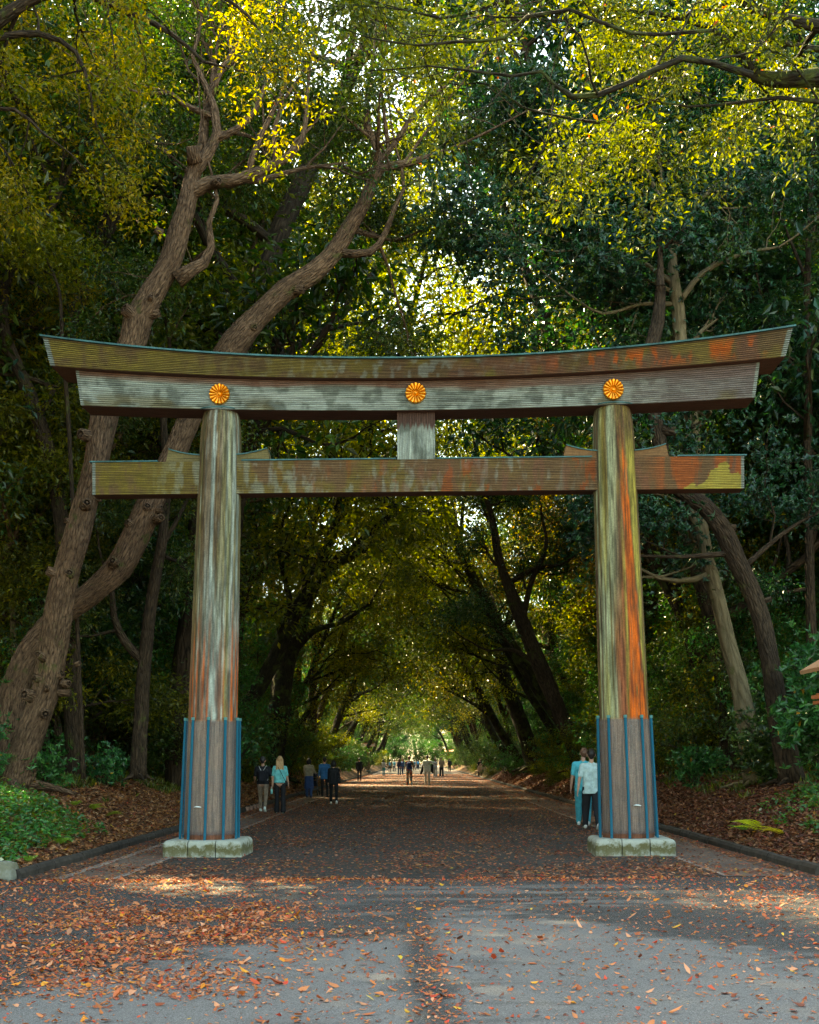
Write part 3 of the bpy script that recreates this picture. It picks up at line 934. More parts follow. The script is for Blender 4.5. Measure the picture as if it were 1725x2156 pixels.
def base_stones(side):
    hx, hy, h = 0.645, 0.6, 0.27
    for ix in range(3):
        for iy in range(3):
            if ix == 1 and iy == 1: continue
            bm = bmesh.new()
            bmesh.ops.create_cube(bm, size=1, matrix=Matrix.Diagonal((2 * hx, 2 * hy, h + .05, 1)))
            bmesh.ops.translate(bm, verts=bm.verts, vec=(0, 0, (h - .05) / 2))
            ed = [e for e in bm.edges if max(v.co.z for v in e.verts) > h - .01]
            bmesh.ops.bevel(bm, geom=ed, offset=0.085, segments=5, profile=0.5, affect='EDGES')
            xa = [-hx - 1, -hx * .345, hx * .345, hx + 1]; ya = [-hy - 1, -hy * .3, hy * .3, hy + 1]
            g = 0.007
            for pc, no in (((xa[ix] + g, 0, 0), (-1, 0, 0)), ((xa[ix + 1] - g, 0, 0), (1, 0, 0)), ((0, ya[iy] + g, 0), (0, -1, 0)), ((0, ya[iy + 1] - g, 0), (0, 1, 0))):
                geom = bm.verts[:] + bm.edges[:] + bm.faces[:]
                r_ = bmesh.ops.bisect_plane(bm, geom=geom, plane_co=pc, plane_no=no, clear_outer=True)
                ce = [e for e in r_['geom_cut'] if isinstance(e, bmesh.types.BMEdge)]
                if ce: bmesh.ops.edgeloop_fill(bm, edges=ce)
            bmesh.ops.recalc_face_normals(bm, faces=bm.faces)
            me = bpy.data.meshes.new('base_stone'); bm.to_mesh(me); bm.free()
            for p_ in me.polygons: p_.use_smooth = False
            o = link('base_stone', me, M['plinth'], gate)
            o.location = (side * 3.46 + (0.02 if side > 0 else 0), 0.0, 0)
base_stones(-1); base_stones(1)

def panel_material():
    m = bpy.data.materials.new('clear scuffed plastic sheet')
    m.use_nodes = True
    nt = m.node_tree
    nt.nodes.clear()
    out = N(nt, 'ShaderNodeOutputMaterial')
    tr = N(nt, 'ShaderNodeBsdfTransparent'); tr.inputs[0].default_value = (0.86, 0.88, 0.9, 1)
    pr = N(nt, 'ShaderNodeBsdfPrincipled')
    pr.inputs['Base Color'].default_value = (0.2, 0.27, 0.32, 1)
    pr.inputs['Roughness'].default_value = 0.18
    n = noise(nt, coord(nt, 'Object', (1, 1, 2)), 5, 6, 0.75, 1.5)
    f = ramp(nt, n, [(0.35, (0.1, 0.1, 0.1)), (0.62, (0.2, 0.2, 0.2)), (0.74, (0.42, 0.42, 0.42))])
    mx = N(nt, 'ShaderNodeMixShader')
    nt.links.new(f, mx.inputs[0]); nt.links.new(tr.outputs[0], mx.inputs[1]); nt.links.new(pr.outputs[0], mx.inputs[2])
    nt.links.new(mx.outputs[0], out.inputs[0])
    return m
M['panel'] = panel_material()
M['blue'] = mat('translucent blue plastic tube', 0.25, 0.6, 0, (0.01, 0.19, 0.33))
M['blue_cap'] = mat('pale teal plastic', 0.3, 0.5, 0, (0.14, 0.42, 0.45))
M['tape'] = mat('silver tape', 0.3, 0.6, 0.3, (0.6, 0.62, 0.6))
def guard(side):
    ph = 0.03 if side < 0 else -0.10
    off = 0.0
    z0, z1 = 0.345, 2.19
    def c(z): return side * 3.45 - side * (z - 0.2) / 7.1 * 0.235
    def R(z): return 0.470 - 0.018 * (z - .3)
    nseg = 10
    V = []
    for z in (z0, z1):
        for k in range(nseg):
            a = ph + k * 2 * math.pi / nseg
            V.append((c(z) + R(z) * math.sin(a), -R(z) * math.cos(a), z))
    Fc = [(k, (k + 1) % nseg, nseg + (k + 1) % nseg, nseg + k) for k in range(nseg)]
    pn = link('guard_panel', np_mesh('guard_panel', V, np.array(Fc), smooth=False), M['panel'], gate)
    pn['label'] = 'clear plastic guard wrapped round the foot of the %s pillar' % ('grey' if side < 0 else 'orange stained')
    for k in range(nseg):
        a = ph + k * 2 * math.pi / nseg
        def pt(z, e=0.012): return (c(z) + (R(z) + e) * math.sin(a), -(R(z) + e) * math.cos(a), z)
        t = Tubes(); t.add([pt(0.27), pt(2.21)], [0.023, 0.023], 10)
        po = link('guard_post', t.mesh('guard_post'), M['blue'], pn)
        t = Tubes(); t.add([pt(2.212), pt(2.255)], [0.029, 0.029], 10)
        link('post_cap', t.mesh('post_cap'), M['blue_cap'], pn)
    t = Tubes()
    zz = 0.80
    a = ph + (-0.5 if side < 0 else 0.5) * 2 * math.pi / nseg
    ca = math.cos(math.pi / nseg)
    bx, by = c(zz) + (R(zz) * ca + .006) * math.sin(a), -(R(zz) * ca + .006) * math.cos(a)
    t.add([(bx - .06, by - .004, zz), (bx - .02, by - .02, zz + .008), (bx + .02, by - .02, zz + .006), (bx + .06, by - .004, zz - .002)], [.006, .014, .014, .005], 6)
    link('tape_patch', t.mesh('tape_patch'), M['tape'], pn)
guard(-1); guard(1)
# ------------------------------------------------------------ trees that can be told apart
def px_limb(T, pts, Y, rough=0.1, sides=12, seed=0, step=0.25):
    """limb given as (px, py, width in px[, extra depth]) of its outline at distance Y; returns world points and radii"""
    W, R = [], []
    for p in pts:
        y = Y + (p[3] if len(p) > 3 else 0)
        W.append(P(p[0], p[1], y)); R.append(p[2] / F * y / 2)
    pp, rr = catmull(W, R, step)
    T.add(pp, rr, sides, rough, seed)
    return pp, rr

def flare(T, base_pt, r, rng, n=5):
    for k in range(n):
        a = k * 6.28 / n + rng.uniform(-.4, .4)
        d = np.array((math.cos(a), math.sin(a), 0))
        b = np.array(base_pt)
        L = r * rng.uniform(1.6, 2.8)
        p = [b + np.array((0, 0, r * 1.2)) + d * r * .3, b + d * r * 0.9 + np.array((0, 0, .25 * r)), b + d * L + np.array((0, 0, -.12 * r)), b + d * L * 1.5 + np.array((0, 0, -.5 * r))]
        pp, rr = catmull(p, [r * .5, r * .4, r * .2, r * .08], .1)
        T.add(pp, rr, 8, .15, k)

def stub(T, p, d, r, rng, L=None):
    d = np.array(d, float); d /= np.linalg.norm(d); p = np.array(p, float)
    L = L or r * 1.8
    T.add([p, p + d * L * .6, p + d * L, p + d * L * 1.03], [r * 1.2, r, r * .95, r * .55], 8, .15, int(rng.integers(99)))

def big_tree(name, label, cat, limbs, Y, barkm, leafm, rng, pal, size=0.1, per=60, rad=0.55, twig=1.6, thresh=0.16, depth=2,
             bias=(0, .5, .2), knots=0, every=1.0, extra=None, pal2=None, root=True, sides=14, group=None, whorl=False, kids=(3, 4), up=.25, zmin=3.0, crown=True, stubs=(), ymin=None):
    T = Tubes(); tips = []
    first = None
    for li, L in enumerate(limbs):
        pp, rr = px_limb(T, L, Y, 0.24 if li == 0 else 0.16, sides if li == 0 else 9, li * 7 + int(Y))
        if first is None: first = (pp, rr)
        if crown:
            acc = 0
            for i in range(1, len(pp)):
                acc += np.linalg.norm(pp[i] - pp[i - 1])
                if rr[i] < thresh and acc > every and pp[i][2] > zmin:
                    acc = 0
                    d = rng.normal(0, .7, 3) + np.array(bias) + (pp[i] - pp[i - 1]) * .5
                    grow(rng, T, tips, pp[i], d, twig * rng.uniform(.7, 1.3), min(rr[i] * .55, .085), depth, up, .35, kids, 5, None)
            grow(rng, T, tips, pp[-1], (pp[-1] - pp[-2]) * 3 + rng.normal(0, .2, 3), twig, rr[-1], depth, up, .35, kids, 5)
    pp, rr = first
    for k in range(knots):
        i = int(rng.integers(3, max(4, int(len(pp) * .8))))
        a = rng.uniform(-2.2, .9)
        d = np.array((math.cos(a), math.sin(a) if math.sin(a) < .2 else -.2, rng.uniform(-.1, .5)))
        stub(T, pp[i] + d * rr[i] * .75, d, rng.uniform(.05, .11), rng, rng.uniform(.12, .3))
    for (sx, sy, sr, dx_, dz_) in stubs:
        q = P(sx, sy, Y - .1); stub(T, q, (dx_, -.6, dz_), sr, rng, sr * 2.2)
    if ymin is not None: tips = [t for t in tips if t[1] > Y + ymin]
    if root: flare(T, pp[0] + np.array((0, 0, .05)), rr[0] * .8, rng)
    t = empty(name, tuple(pp[0]))
    tag(t, label, cat, group)
    off = Vector(pp[0])
    tr = link('trunk', T.mesh('trunk'), barkm, t); tr.location = -off
    if crown and tips:
        cr = link('crown', crown_mesh('crown', rng, tips, per, rad, size, pal, extra=extra, pal2=pal2, whorl=whorl), leafm, t)
        cr.location = -off
    return t

R_ = lambda s: np.random.default_rng(s)
big_tree('leaning_tree', 'large rough barked tree with sawn stubs, leaning right behind the beam\'s left end', 'tree', [
    [(26, 1660, 88), (46, 1595, 68), (70, 1530, 60), (97, 1460, 58), (112, 1363, 60), (133, 1238, 57), (156, 1155, 54), (183, 1050, 50), (203, 979, 52), (218, 880, 56), (252, 785, 54), (280, 720, 57), (292, 672, 60), (325, 610, 50), (360, 550, 46), (378, 490, 42), (392, 440, 39), (403, 385, 35), (411, 348, 29)],
    [(400, 372, 32), (436, 328, 27), (458, 282, 21), (452, 230, 17), (430, 175, 12), (405, 120, 8)],
    [(392, 412, 36), (440, 386, 30), (500, 378, 27), (560, 356, 22), (600, 335, 18), (636, 295, 12), (645, 230, 9), (650, 160, 6)],
    [(520, 376, 16), (532, 330, 15), (548, 290, 12), (572, 240, 10), (600, 180, 8), (610, 120, 5)],
    [(578, 345, 12), (578, 270, 9), (592, 220, 7), (640, 150, 5)],
    [(372, 590, 38), (400, 570, 27), (430, 553, 22), (446, 520, 16), (440, 470, 12), (458, 420, 9), (450, 380, 6)],
    [(452, 295, 16), (500, 270, 13), (538, 232, 10), (560, 170, 8), (566, 110, 5)],
    [(446, 245, 14), (415, 232, 13), (388, 220, 11), (360, 195, 8), (300, 198, 6), (250, 180, 4)],
    [(448, 200, 9), (470, 140, 8), (500, 90, 6), (520, 40, 4)],
], 24, M['bark'], M['leaf'], R_(1), 'dark', ymin=.75, per=75, rad=.6, twig=2.4, knots=12, bias=(-.1, .9, .35), thresh=.17, every=.85, pal2=('olive', .35),
    stubs=((286, 668, .13, -.5, .3), (342, 492, .07, -1, .4), (410, 342, .13, -.1, 1), (452, 388, .08, .5, .1), (74, 1468, .13, -.3, .1), (88, 1500, .11, .4, -.1), (122, 1210, .1, -.8, .3), (146, 1215, .09, .2, .2), (132, 1440, .08, .9, 0), (160, 1400, .05, 1, .4), (150, 1100, .06, -.6, .2), (190, 920, .12, -.3, 0)))
big_tree('arching_tree', 'rough barked tree arching to the upper right behind the left pillar and beam', 'tree', [
    [(6, 1658, 80), (14, 1560, 62), (28, 1470, 58), (62, 1372, 54), (120, 1302, 50), (186, 1254, 50), (250, 1196, 57), (292, 1113, 54), (322, 1046, 52), (365, 960, 46), (395, 890, 45), (440, 805, 48), (496, 722, 56), (540, 670, 47), (600, 612, 42), (660, 575, 40), (705, 530, 36), (735, 480, 33), (765, 430, 28), (780, 390, 24), (800, 356, 20), (850, 345, 15), (920, 325, 10), (980, 300, 6)],
    [(776, 385, 17), (800, 330, 15), (772, 262, 13), (775, 200, 10), (785, 130, 7)],
    [(795, 345, 14), (840, 290, 12), (880, 230, 9), (960, 160, 6)],
    [(715, 532, 20), (780, 531, 16), (812, 490, 13), (830, 440, 11), (850, 400, 9), (845, 350, 6)],
    [(818, 310, 11), (810, 250, 9), (800, 160, 6)],
], 25.8, M['bark'], M['leaf'], R_(2), 'dark', ymin=.75, per=75, rad=.6, twig=2.4, knots=7, bias=(0, .9, .3), thresh=.17, every=.9, pal2=('olive', .4),
    stubs=((306, 1075, .1, .3, .2), (283, 1112, .1, -.4, .3), (330, 1095, .09, .5, .1)))
big_tree('forked_tree', 'slim dark forked tree standing between the arching tree and the middle of the beam', 'tree', [
    [(452, 1650, 34), (470, 1350, 30), (505, 1050, 28), (545, 860, 27), (580, 742, 27), (602, 690, 22), (650, 650, 18), (700, 610, 15), (765, 555, 10), (800, 500, 6)],
    [(598, 697, 18), (612, 640, 14), (642, 570, 11), (690, 500, 8), (700, 420, 5)],
], 37, M['bark_dark'], M['thin_leaf'], R_(3), 'yellow', per=36, rad=.55, bias=(0, .6, .2), thresh=.12, every=1.1, zmin=7, twig=1.5)
big_tree('bent_tree', 'dark tree bending left behind the left tip of the gate beam', 'tree', [
    [(160, 1640, 42), (140, 1200, 36), (122, 1050, 34), (96, 930, 32), (70, 850, 30), (32, 760, 26), (8, 690, 23), (12, 600, 20), (40, 540, 18), (80, 480, 16), (115, 425, 14), (150, 350, 11), (190, 280, 7)],
    [(80, 872, 16), (112, 822, 12), (60, 795, 9), (-20, 787, 7)],
    [(110, 430, 10), (95, 360, 8), (60, 280, 6), (40, 190, 4)],
], 27.5, M['bark_dark'], M['thin_leaf'], R_(4), 'gold', per=40, rad=.55, bias=(-.2, .8, .3), thresh=.14, every=.9, pal2=('teal', .35))
big_tree('young_tree', 'thin curved sapling rising in front of the yellow foliage at the far left', 'tree', [
    [(175, 1640, 10), (150, 1000, 9), (131, 710, 8), (124, 610, 6), (92, 530, 5), (60, 440, 4), (20, 400, 3)]],
    26, M['bark_dark'], M['thin_leaf'], R_(5), 'yellow', per=30, thresh=.03, every=1.4, zmin=8, twig=1.0, root=False, knots=0)
big_tree('dark_trunk_tree', 'nearly black straight trunk with one low crooked limb just left of the left pillar', 'tree', [
    [(290, 1640, 36), (300, 1460, 29), (312, 1320, 27), (325, 1230, 25), (343, 1130, 21), (352, 1000, 18), (345, 880, 14), (360, 780, 10)],
    [(302, 1392, 22), (262, 1350, 18), (240, 1300, 14), (236, 1240, 10), (215, 1180, 6)],
    [(335, 1160, 12), (370, 1100, 9), (400, 1040, 6)],
], 27.5, M['bark_dark'], M['leaf'], R_(6), 'dark', per=45, bias=(0, .8, .2), thresh=.12, every=.9, pal2=('olive', .4), zmin=3.6)
big_tree('pale_thin_tree', 'slender pale barked tree at the left edge behind the leaning trunks', 'tree', [
    [(28, 1640, 15), (30, 1400, 13), (24, 1250, 12), (10, 1110, 10), (-4, 980, 8), (12, 850, 5)],
    [(12, 1120, 7), (40, 1060, 5), (70, 1010, 3)],
], 29, M['bark_pale'], M['thin_leaf'], R_(7), 'yellow', per=36, bias=(0, .6, .2), thresh=.08, every=.9, zmin=4, twig=1.2)
big_tree('pale_trunk_tree', 'tall tree with smooth pale trunk and dark teal crown right of the right pillar', 'tree', [
    [(1592, 1655, 50), (1577, 1560, 42), (1560, 1450, 38), (1532, 1350, 35), (1512, 1260, 32), (1490, 1180, 30), (1475, 1100, 29), (1465, 1000, 28), (1458, 900, 28), (1445, 800, 28), (1433, 720, 28), (1429, 650, 26), (1420, 590, 22), (1412, 500, 16), (1395, 400, 11), (1385, 310, 7)],
    [(1422, 600, 13), (1340, 545, 9), (1250, 520, 7), (1160, 530, 5), (1090, 500, 3)],
    [(1425, 640, 10), (1350, 640, 8), (1270, 660, 6), (1200, 620, 5), (1130, 560, 3)],
    [(1428, 640, 14), (1480, 575, 11), (1560, 535, 8), (1640, 520, 5)],
    [(1416, 540, 13), (1460, 440, 10), (1530, 370, 7), (1590, 310, 4)],
    [(1410, 500, 11), (1330, 420, 9), (1250, 370, 6), (1180, 330, 4)],
    [(1426, 620, 9), (1370, 590, 7), (1290, 560, 5), (1220, 440, 4), (1190, 400, 3)],
    [(1400, 440, 10), (1350, 330, 8), (1330, 270, 5)],
], 26.5, M['bark_pale'], M['gloss_leaf'], R_(8), 'teal', size=.115, per=72, rad=.6, bias=(-.1, .4, .15), thresh=.16, every=.62, zmin=5.5, whorl=True, pal2=('dark', .3), twig=1.8)
big_tree('broken_top_tree', 'dark leaning tree on the right with a snapped mossy top showing above the beam', 'tree', [
    [(1668, 1650, 52), (1642, 1520, 44), (1622, 1390, 40), (1592, 1270, 37), (1552, 1180, 37), (1520, 1110, 40), (1480, 1062, 38), (1430, 1030, 33), (1396, 960, 31), (1376, 850, 30), (1371, 740, 30), (1386, 680, 27), (1392, 604, 20)],
    [(1374, 735, 18), (1350, 742, 12), (1345, 760, 9)],
    [(1540, 1165, 14), (1440, 1172, 8), (1350, 1170, 5)],
    [(1560, 1200, 14), (1640, 1130, 10), (1700, 1090, 6)],
], 25, M['bark_dark'], M['gloss_leaf'], R_(9), 'teal', size=.105, per=50, rad=.5, bias=(.1, .5, .1), thresh=.07, every=.7, zmin=4, knots=4, whorl=True, twig=1.3)
big_tree('slender_tree', 'straight slender dark tree at the right edge rising behind the beam tip', 'tree', [
    [(1712, 1640, 24), (1706, 1200, 19), (1702, 900, 17), (1700, 650, 14), (1706, 450, 11), (1716, 250, 7)],
    [(1702, 800, 10), (1650, 745, 8), (1610, 650, 6), (1590, 560, 4)],
    [(1703, 600, 8), (1670, 520, 7), (1630, 420, 5), (1600, 330, 4)],
    [(1706, 520, 7), (1730, 420, 5), (1760, 350, 4)],
], 28.5, M['bark_dark'], M['leaf'], R_(10), 'teal', per=36, bias=(0, .6, .2), thresh=.11, every=1.1, zmin=5)
big_tree('vine_tree', 'dark crooked tree behind the right tip of the top beam', 'tree', [
    [(1790, 1640, 34), (1770, 1200, 30), (1720, 900, 28), (1668, 800, 26), (1640, 740, 22), (1625, 670, 16), (1600, 560, 10)],
    [(1660, 792, 14), (1625, 745, 12), (1600, 700, 9), (1560, 640, 5)],
], 30, M['bark_moss'], M['leaf'], R_(11), 'dark', per=36, bias=(0, .6, .2), thresh=.11, every=1.0, zmin=5, pal2=('yellow', .2))

# the avenue: trees near the path, leaning over it
big_tree('avenue_tree', 'thick dark tree left of the path with a hooked mossy limb', 'tree', [
    [(562, 1640, 60), (587, 1500, 48), (602, 1400, 42), (630, 1310, 40), (655, 1235, 36), (690, 1197, 27), (740, 1167, 24), (790, 1138, 21), (816, 1108, 18), (806, 1060, 14), (792, 1000, 11), (780, 930, 8)],
    [(650, 1245, 24), (640, 1180, 20), (660, 1120, 14), (650, 1060, 10)],
    [(606, 1385, 18), (660, 1330, 13), (720, 1310, 9), (780, 1270, 6)],
], 54, M['bark_moss'], M['leaf'], R_(12), 'olive', size=.14, per=40, rad=.8, bias=(.2, .6, .35), thresh=.22, every=1.2, zmin=4, twig=2.4, pal2=('gold', .2), group='trees lining the path')
big_tree('avenue_tree', 'slim grey trunk rising from the shrubs left of the path', 'tree', [
    [(655, 1620, 24), (657, 1500, 20), (662, 1400, 17), (672, 1300, 14), (690, 1220, 10)],
    [(662, 1400, 9), (700, 1350, 7), (735, 1290, 5)],
], 74, M['bark_dark'], M['leaf'], R_(13), 'gold', size=.14, per=40, rad=.8, bias=(.3, .2, .2), thresh=.17, every=1.3, zmin=3.5, twig=1.8, pal2=('dark', .5), group='trees lining the path')
big_tree('avenue_tree', 'curving trunk with green moss leaning over the path from the right', 'tree', [
    [(1132, 1618, 44), (1110, 1560, 33), (1082, 1480, 29), (1062, 1420, 27), (1048, 1345, 25), (1012, 1272, 23), (990, 1210, 19), (970, 1150, 15), (950, 1080, 11), (930, 1000, 7)],
    [(1046, 1340, 12), (1085, 1290, 10), (1090, 1230, 8), (1120, 1160, 6)],
    [(1000, 1240, 10), (960, 1215, 8), (910, 1230, 6), (870, 1200, 4)],
    [(1066, 1430, 11), (1010, 1380, 8), (960, 1370, 6), (905, 1330, 4)],
], 68, M['bark_moss'], M['leaf'], R_(14), 'olive', size=.14, per=40, rad=.8, bias=(-.3, .5, .35), thresh=.2, every=1.2, zmin=5, twig=2.2, pal2=('gold', .2), group='trees lining the path')
big_tree('avenue_tree', 'brown smooth trunk leaning left behind the right pillar', 'tree', [
    [(1232, 1622, 42), (1192, 1530, 33), (1150, 1430, 32), (1112, 1340, 29), (1082, 1262, 25), (1052, 1180, 19), (1038, 1100, 13), (1010, 1000, 8)],
    [(1100, 1310, 14), (1118, 1230, 11), (1150, 1150, 8), (1140, 1080, 5)],
    [(1070, 1230, 12), (1120, 1200, 9), (1180, 1190, 6)],
    [(1140, 1405, 12), (1085, 1370, 8), (1030, 1370, 5)],
], 50, M['bark_dark'], M['gloss_leaf'], R_(15), 'teal', size=.14, per=40, rad=.7, bias=(0, .5, .35), thresh=.2, every=1.1, zmin=5, twig=2.0, pal2=('dark', .4), group='trees lining the path')

# the tree whose limbs hang over the foreground from the right
Q = [
    [(2170, 1895, 130), (2160, 1680, 112), (2130, 1300, 100), (2080, 900, 90), (2010, 520, 80), (1930, 300, 62), (1840, 190, 48), (1760, 160, 42), (1690, 166, 35), (1630, 168, 32), (1592, 160, 26), (1570, 128, 18), (1540, 95, 15), (1500, 62, 13), (1440, 38, 11), (1380, 28, 9), (1290, 20, 7), (1180, 25, 5)],
    [(2010, 520, 50), (1920, 240, 42), (1830, 110, 36), (1725, 56, 30), (1640, 38, 25), (1585, 20, 20), (1520, -40, 14)],
    [(1585, 158, 17), (1500, 132, 15), (1440, 122, 16), (1380, 146, 15), (1320, 176, 14), (1260, 200, 14), (1205, 204, 14), (1165, 176, 10), (1140, 150, 8), (1080, 160, 7), (1000, 150, 6), (900, 138, 4)],
    [(1452, 135, 9), (1430, 185, 8), (1380, 212, 8), (1300, 240, 8), (1262, 258, 8), (1180, 245, 6), (1100, 225, 5), (1040, 180, 4)],
    [(1900, 260, 20), (1800, 225, 15), (1725, 214, 12), (1640, 205, 9), (1560, 215, 7), (1450, 224, 5), (1350, 205, 3)],
    [(1500, 64, 9), (1330, 70, 8), (1200, 20, 8), (1110, 34, 8), (1062, 80, 8), (960, 88, 7), (880, 95, 5), (780, 80, 4)],
    [(1830, 112, 20), (1700, 100, 14), (1620, 75, 12), (1600, 20, 9), (1560, -30, 6)],
    [(1290, 22, 7), (1120, -15, 8), (1000, 25, 7), (930, 38, 6), (850, 20, 5), (740, 10, 4)],
]
Q = [[(a[0], a[1], a[2] * .86, -1.2 * (k % 3 - 1)) for a in l] if k else l for k, l in enumerate(Q)]
big_tree('overhanging_tree', 'dark mossy limbs with yellow green leaves overhanging from the upper right corner', 'tree', Q,
    14.5, M['bark_moss'], M['branch_leaf'], R_(16), 'olive', ymin=-.7, size=.085, per=34, rad=.32, bias=(0, 0, .1), thresh=.075, every=.42, depth=1, twig=1.3, kids=(4, 6), up=.0,
    pal2=('yellow', .35), extra=((0.5, 0.06, 0.02), .006), zmin=7)

# golden spray of a tree whose trunk stands out of the frame on the left
big_tree('leafy_branch_tree', 'tree at the upper left with sprays of golden leaves before darker crowns', 'tree', [
    [(-330, 1660, 90), (-300, 1200, 76), (-240, 700, 60), (-150, 300, 44), (-40, 80, 30), (120, -20, 20), (260, 20, 13), (360, 70, 9), (430, 130, 6)],
    [(-40, 85, 16), (80, 70, 13), (160, 110, 9), (190, 190, 6)],
    [(120, -18, 12), (260, -60, 10), (420, -30, 8), (520, 30, 6), (560, 90, 4)],
    [(-150, 300, 16), (-60, 240, 12), (30, 230, 8), (90, 280, 5)],
], 20, M['bark_dark'], M['thin_leaf'], R_(17), 'gold', size=.1, per=40, rad=.38, bias=(.1, .2, -.1), thresh=.12, every=.8, depth=1, twig=1.4, kids=(3, 5), up=-.1, zmin=8, pal2=('yellow', .4))

# ------------------------------------------------------------ the woodland: a few kinds of tree, copied
def wood_tree(name, rng, H, r0, lean, limbs, crown_z, spread, pal, pal2, barkm, leafm, per, rad, size, depth=2, L0=3.2, whorl=False, up=.3):
    T = Tubes(); tips = []
    n = 9
    pts = [np.array((0, 0, -.4))]
    d = np.array((math.sin(lean), 0, math.cos(lean)))
    for i in range(n):
        d = d + rng.normal(0, .09, 3); d /= np.linalg.norm(d)
        pts.append(pts[-1] + d * (H + .4) / n)
    pp, rr = catmull(pts, r0 * np.linspace(1.15, .22, n + 1), .5)
    T.add(pp, rr, 9, .12, int(rng.integers(99)))
    for k in range(limbs):
        t = crown_z + (1 - crown_z) * (k + rng.random()) / limbs
        i = min(int(t * (len(pp) - 1)), len(pp) - 2)
        a = rng.uniform(0, 6.28)
        dd = np.array((math.cos(a) * spread + lean * 1.2, math.sin(a) * spread, rng.uniform(.1, .8)))
        grow(rng, T, tips, pp[i], dd, L0 * rng.uniform(.75, 1.25) * (1.15 - .5 * t), rr[i] * .5, depth, up, .38, (3, 4), 6)
    grow(rng, T, tips, pp[-1], (0, 0, 1), L0 * .7, rr[-1], depth, up, .3, (3, 4), 5)
    t = empty(name)
    link('trunk', T.mesh('trunk'), barkm, t)
    link('crown', crown_mesh('crown', rng, tips, per, rad, size, pal, pal2=pal2, whorl=whorl), leafm, t)
    return t
def copy_tree(o, loc, rz, sc=1.0, label=None, group=None, mirror=False):
    r = o.copy(); COL.objects.link(r)
    r.location = loc; r.rotation_euler = (0, 0, rz); r.scale = (sc, sc, sc)
    if label: r['label'] = label
    if group: r['group'] = group
    for c in list(o.children):
        k = c.copy(); COL.objects.link(k); k.parent = r
    return r

KINDS = {
    'dark': wood_tree('evergreen_tree', R_(31), 15, .26, .05, 13, .28, 1.0, 'dark', ('olive', .2), M['bark_dark'], M['leaf'], 38, .75, .17),
    'teal': wood_tree('evergreen_tree', R_(32), 14, .24, .08, 13, .22, 1.0, 'teal', ('dark', .3), M['bark_dark'], M['gloss_leaf'], 38, .75, .18),
    'yellow': wood_tree('maple_tree', R_(33), 16, .2, .06, 12, .3, 1.0, 'yellow', ('olive', .3), M['bark_dark'], M['thin_leaf'], 42, .8, .15),
    'gold': wood_tree('maple_tree', R_(34), 17, .2, .06, 12, .3, 1.0, 'gold', ('yellow', .5), M['bark_dark'], M['thin_leaf'], 42, .8, .15),
    'olive': wood_tree('oak_tree', R_(35), 16, .28, .12, 13, .25, 1.0, 'olive', ('dark', .4), M['bark'], M['leaf'], 38, .75, .16),
    'amber': wood_tree('oak_tree', R_(36), 15, .24, .1, 12, .3, 1.0, 'amber', ('gold', .4), M['bark_dark'], M['thin_leaf'], 42, .8, .15),
    'lean_a': wood_tree('avenue_tree', R_(37), 15, .22, .42, 13, .3, .9, 'dark', ('olive', .4), M['bark_moss'], M['leaf'], 32, .85, .18, L0=4.2),
    'lean_b': wood_tree('avenue_tree', R_(38), 14, .21, .5, 13, .28, .9, 'olive', ('gold', .25), M['bark_moss'], M['leaf'], 32, .85, .18, L0=4.2),
    'lean_y': wood_tree('avenue_tree', R_(44), 14, .2, .45, 13, .28, .9, 'yellow', ('olive', .35), M['bark_moss'], M['thin_leaf'], 32, .85, .17, L0=4.2),
    'lean_c': wood_tree('avenue_tree', R_(39), 14, .2, .36, 13, .25, .9, 'teal', ('dark', .4), M['bark_dark'], M['leaf'], 32, .85, .18, L0=4.0),
    'under_a': wood_tree('small_tree', R_(41), 7.0, .09, .1, 11, .22, 1.0, 'dark', ('teal', .35), M['bark_dark'], M['leaf'], 44, .6, .15, L0=2.3),
    'under_b': wood_tree('small_tree', R_(42), 6.5, .08, .15, 11, .2, 1.0, 'bush', ('olive', .35), M['bark_dark'], M['leaf'], 44, .6, .14, L0=2.3),
    'under_c': wood_tree('small_tree', R_(43), 8.0, .09, .1, 11, .25, 1.0, 'olive', ('yellow', .4), M['bark_dark'], M['thin_leaf'], 40, .6, .14, L0=2.4),
    'pole': wood_tree('slim_tree', R_(40), 15, .12, .03, 9, .35, .8, 'dark', ('olive', .5), M['bark_dark'], M['leaf'], 40, .7, .15, L0=2.0),
}
TL = {
    'dark': 'tall dark green evergreen tree',
    'teal': 'glossy blue green evergreen tree',
    'yellow': 'tree with yellow green backlit leaves',
    'gold': 'tree with golden sunlit leaves',
    'olive': 'rough barked olive leaved tree',
    'amber': 'tree with amber autumn leaves',
    'lean_a': 'dark mossy tree leaning over the path',
    'lean_b': 'olive leaved tree leaning over the path',
    'lean_y': 'yellow green tree leaning over the path',
    'lean_c': 'blue green tree leaning over the path',
    'under_a': 'small dark leaved understorey tree',
    'under_b': 'small fresh green understorey tree',
    'under_c': 'small yellow green understorey tree',
    'pole': 'slim straight pole like tree',
}
GR = {k: 'small trees under the canopy' if k.startswith('under') else ('trees lining the far path' if k.startswith('lean') else 'trees of the wood beside the path') for k in KINDS}
used = {}
def where(x, y):
    d = 'close behind the gate' if y < 36 else 'not far behind the gate' if y < 55 else 'midway down the path' if y < 110 else 'far down the path'
    if y < 24: d = 'off frame, added for shade'
    return ('left' if x < 0 else 'right') + ' of the path, ' + d
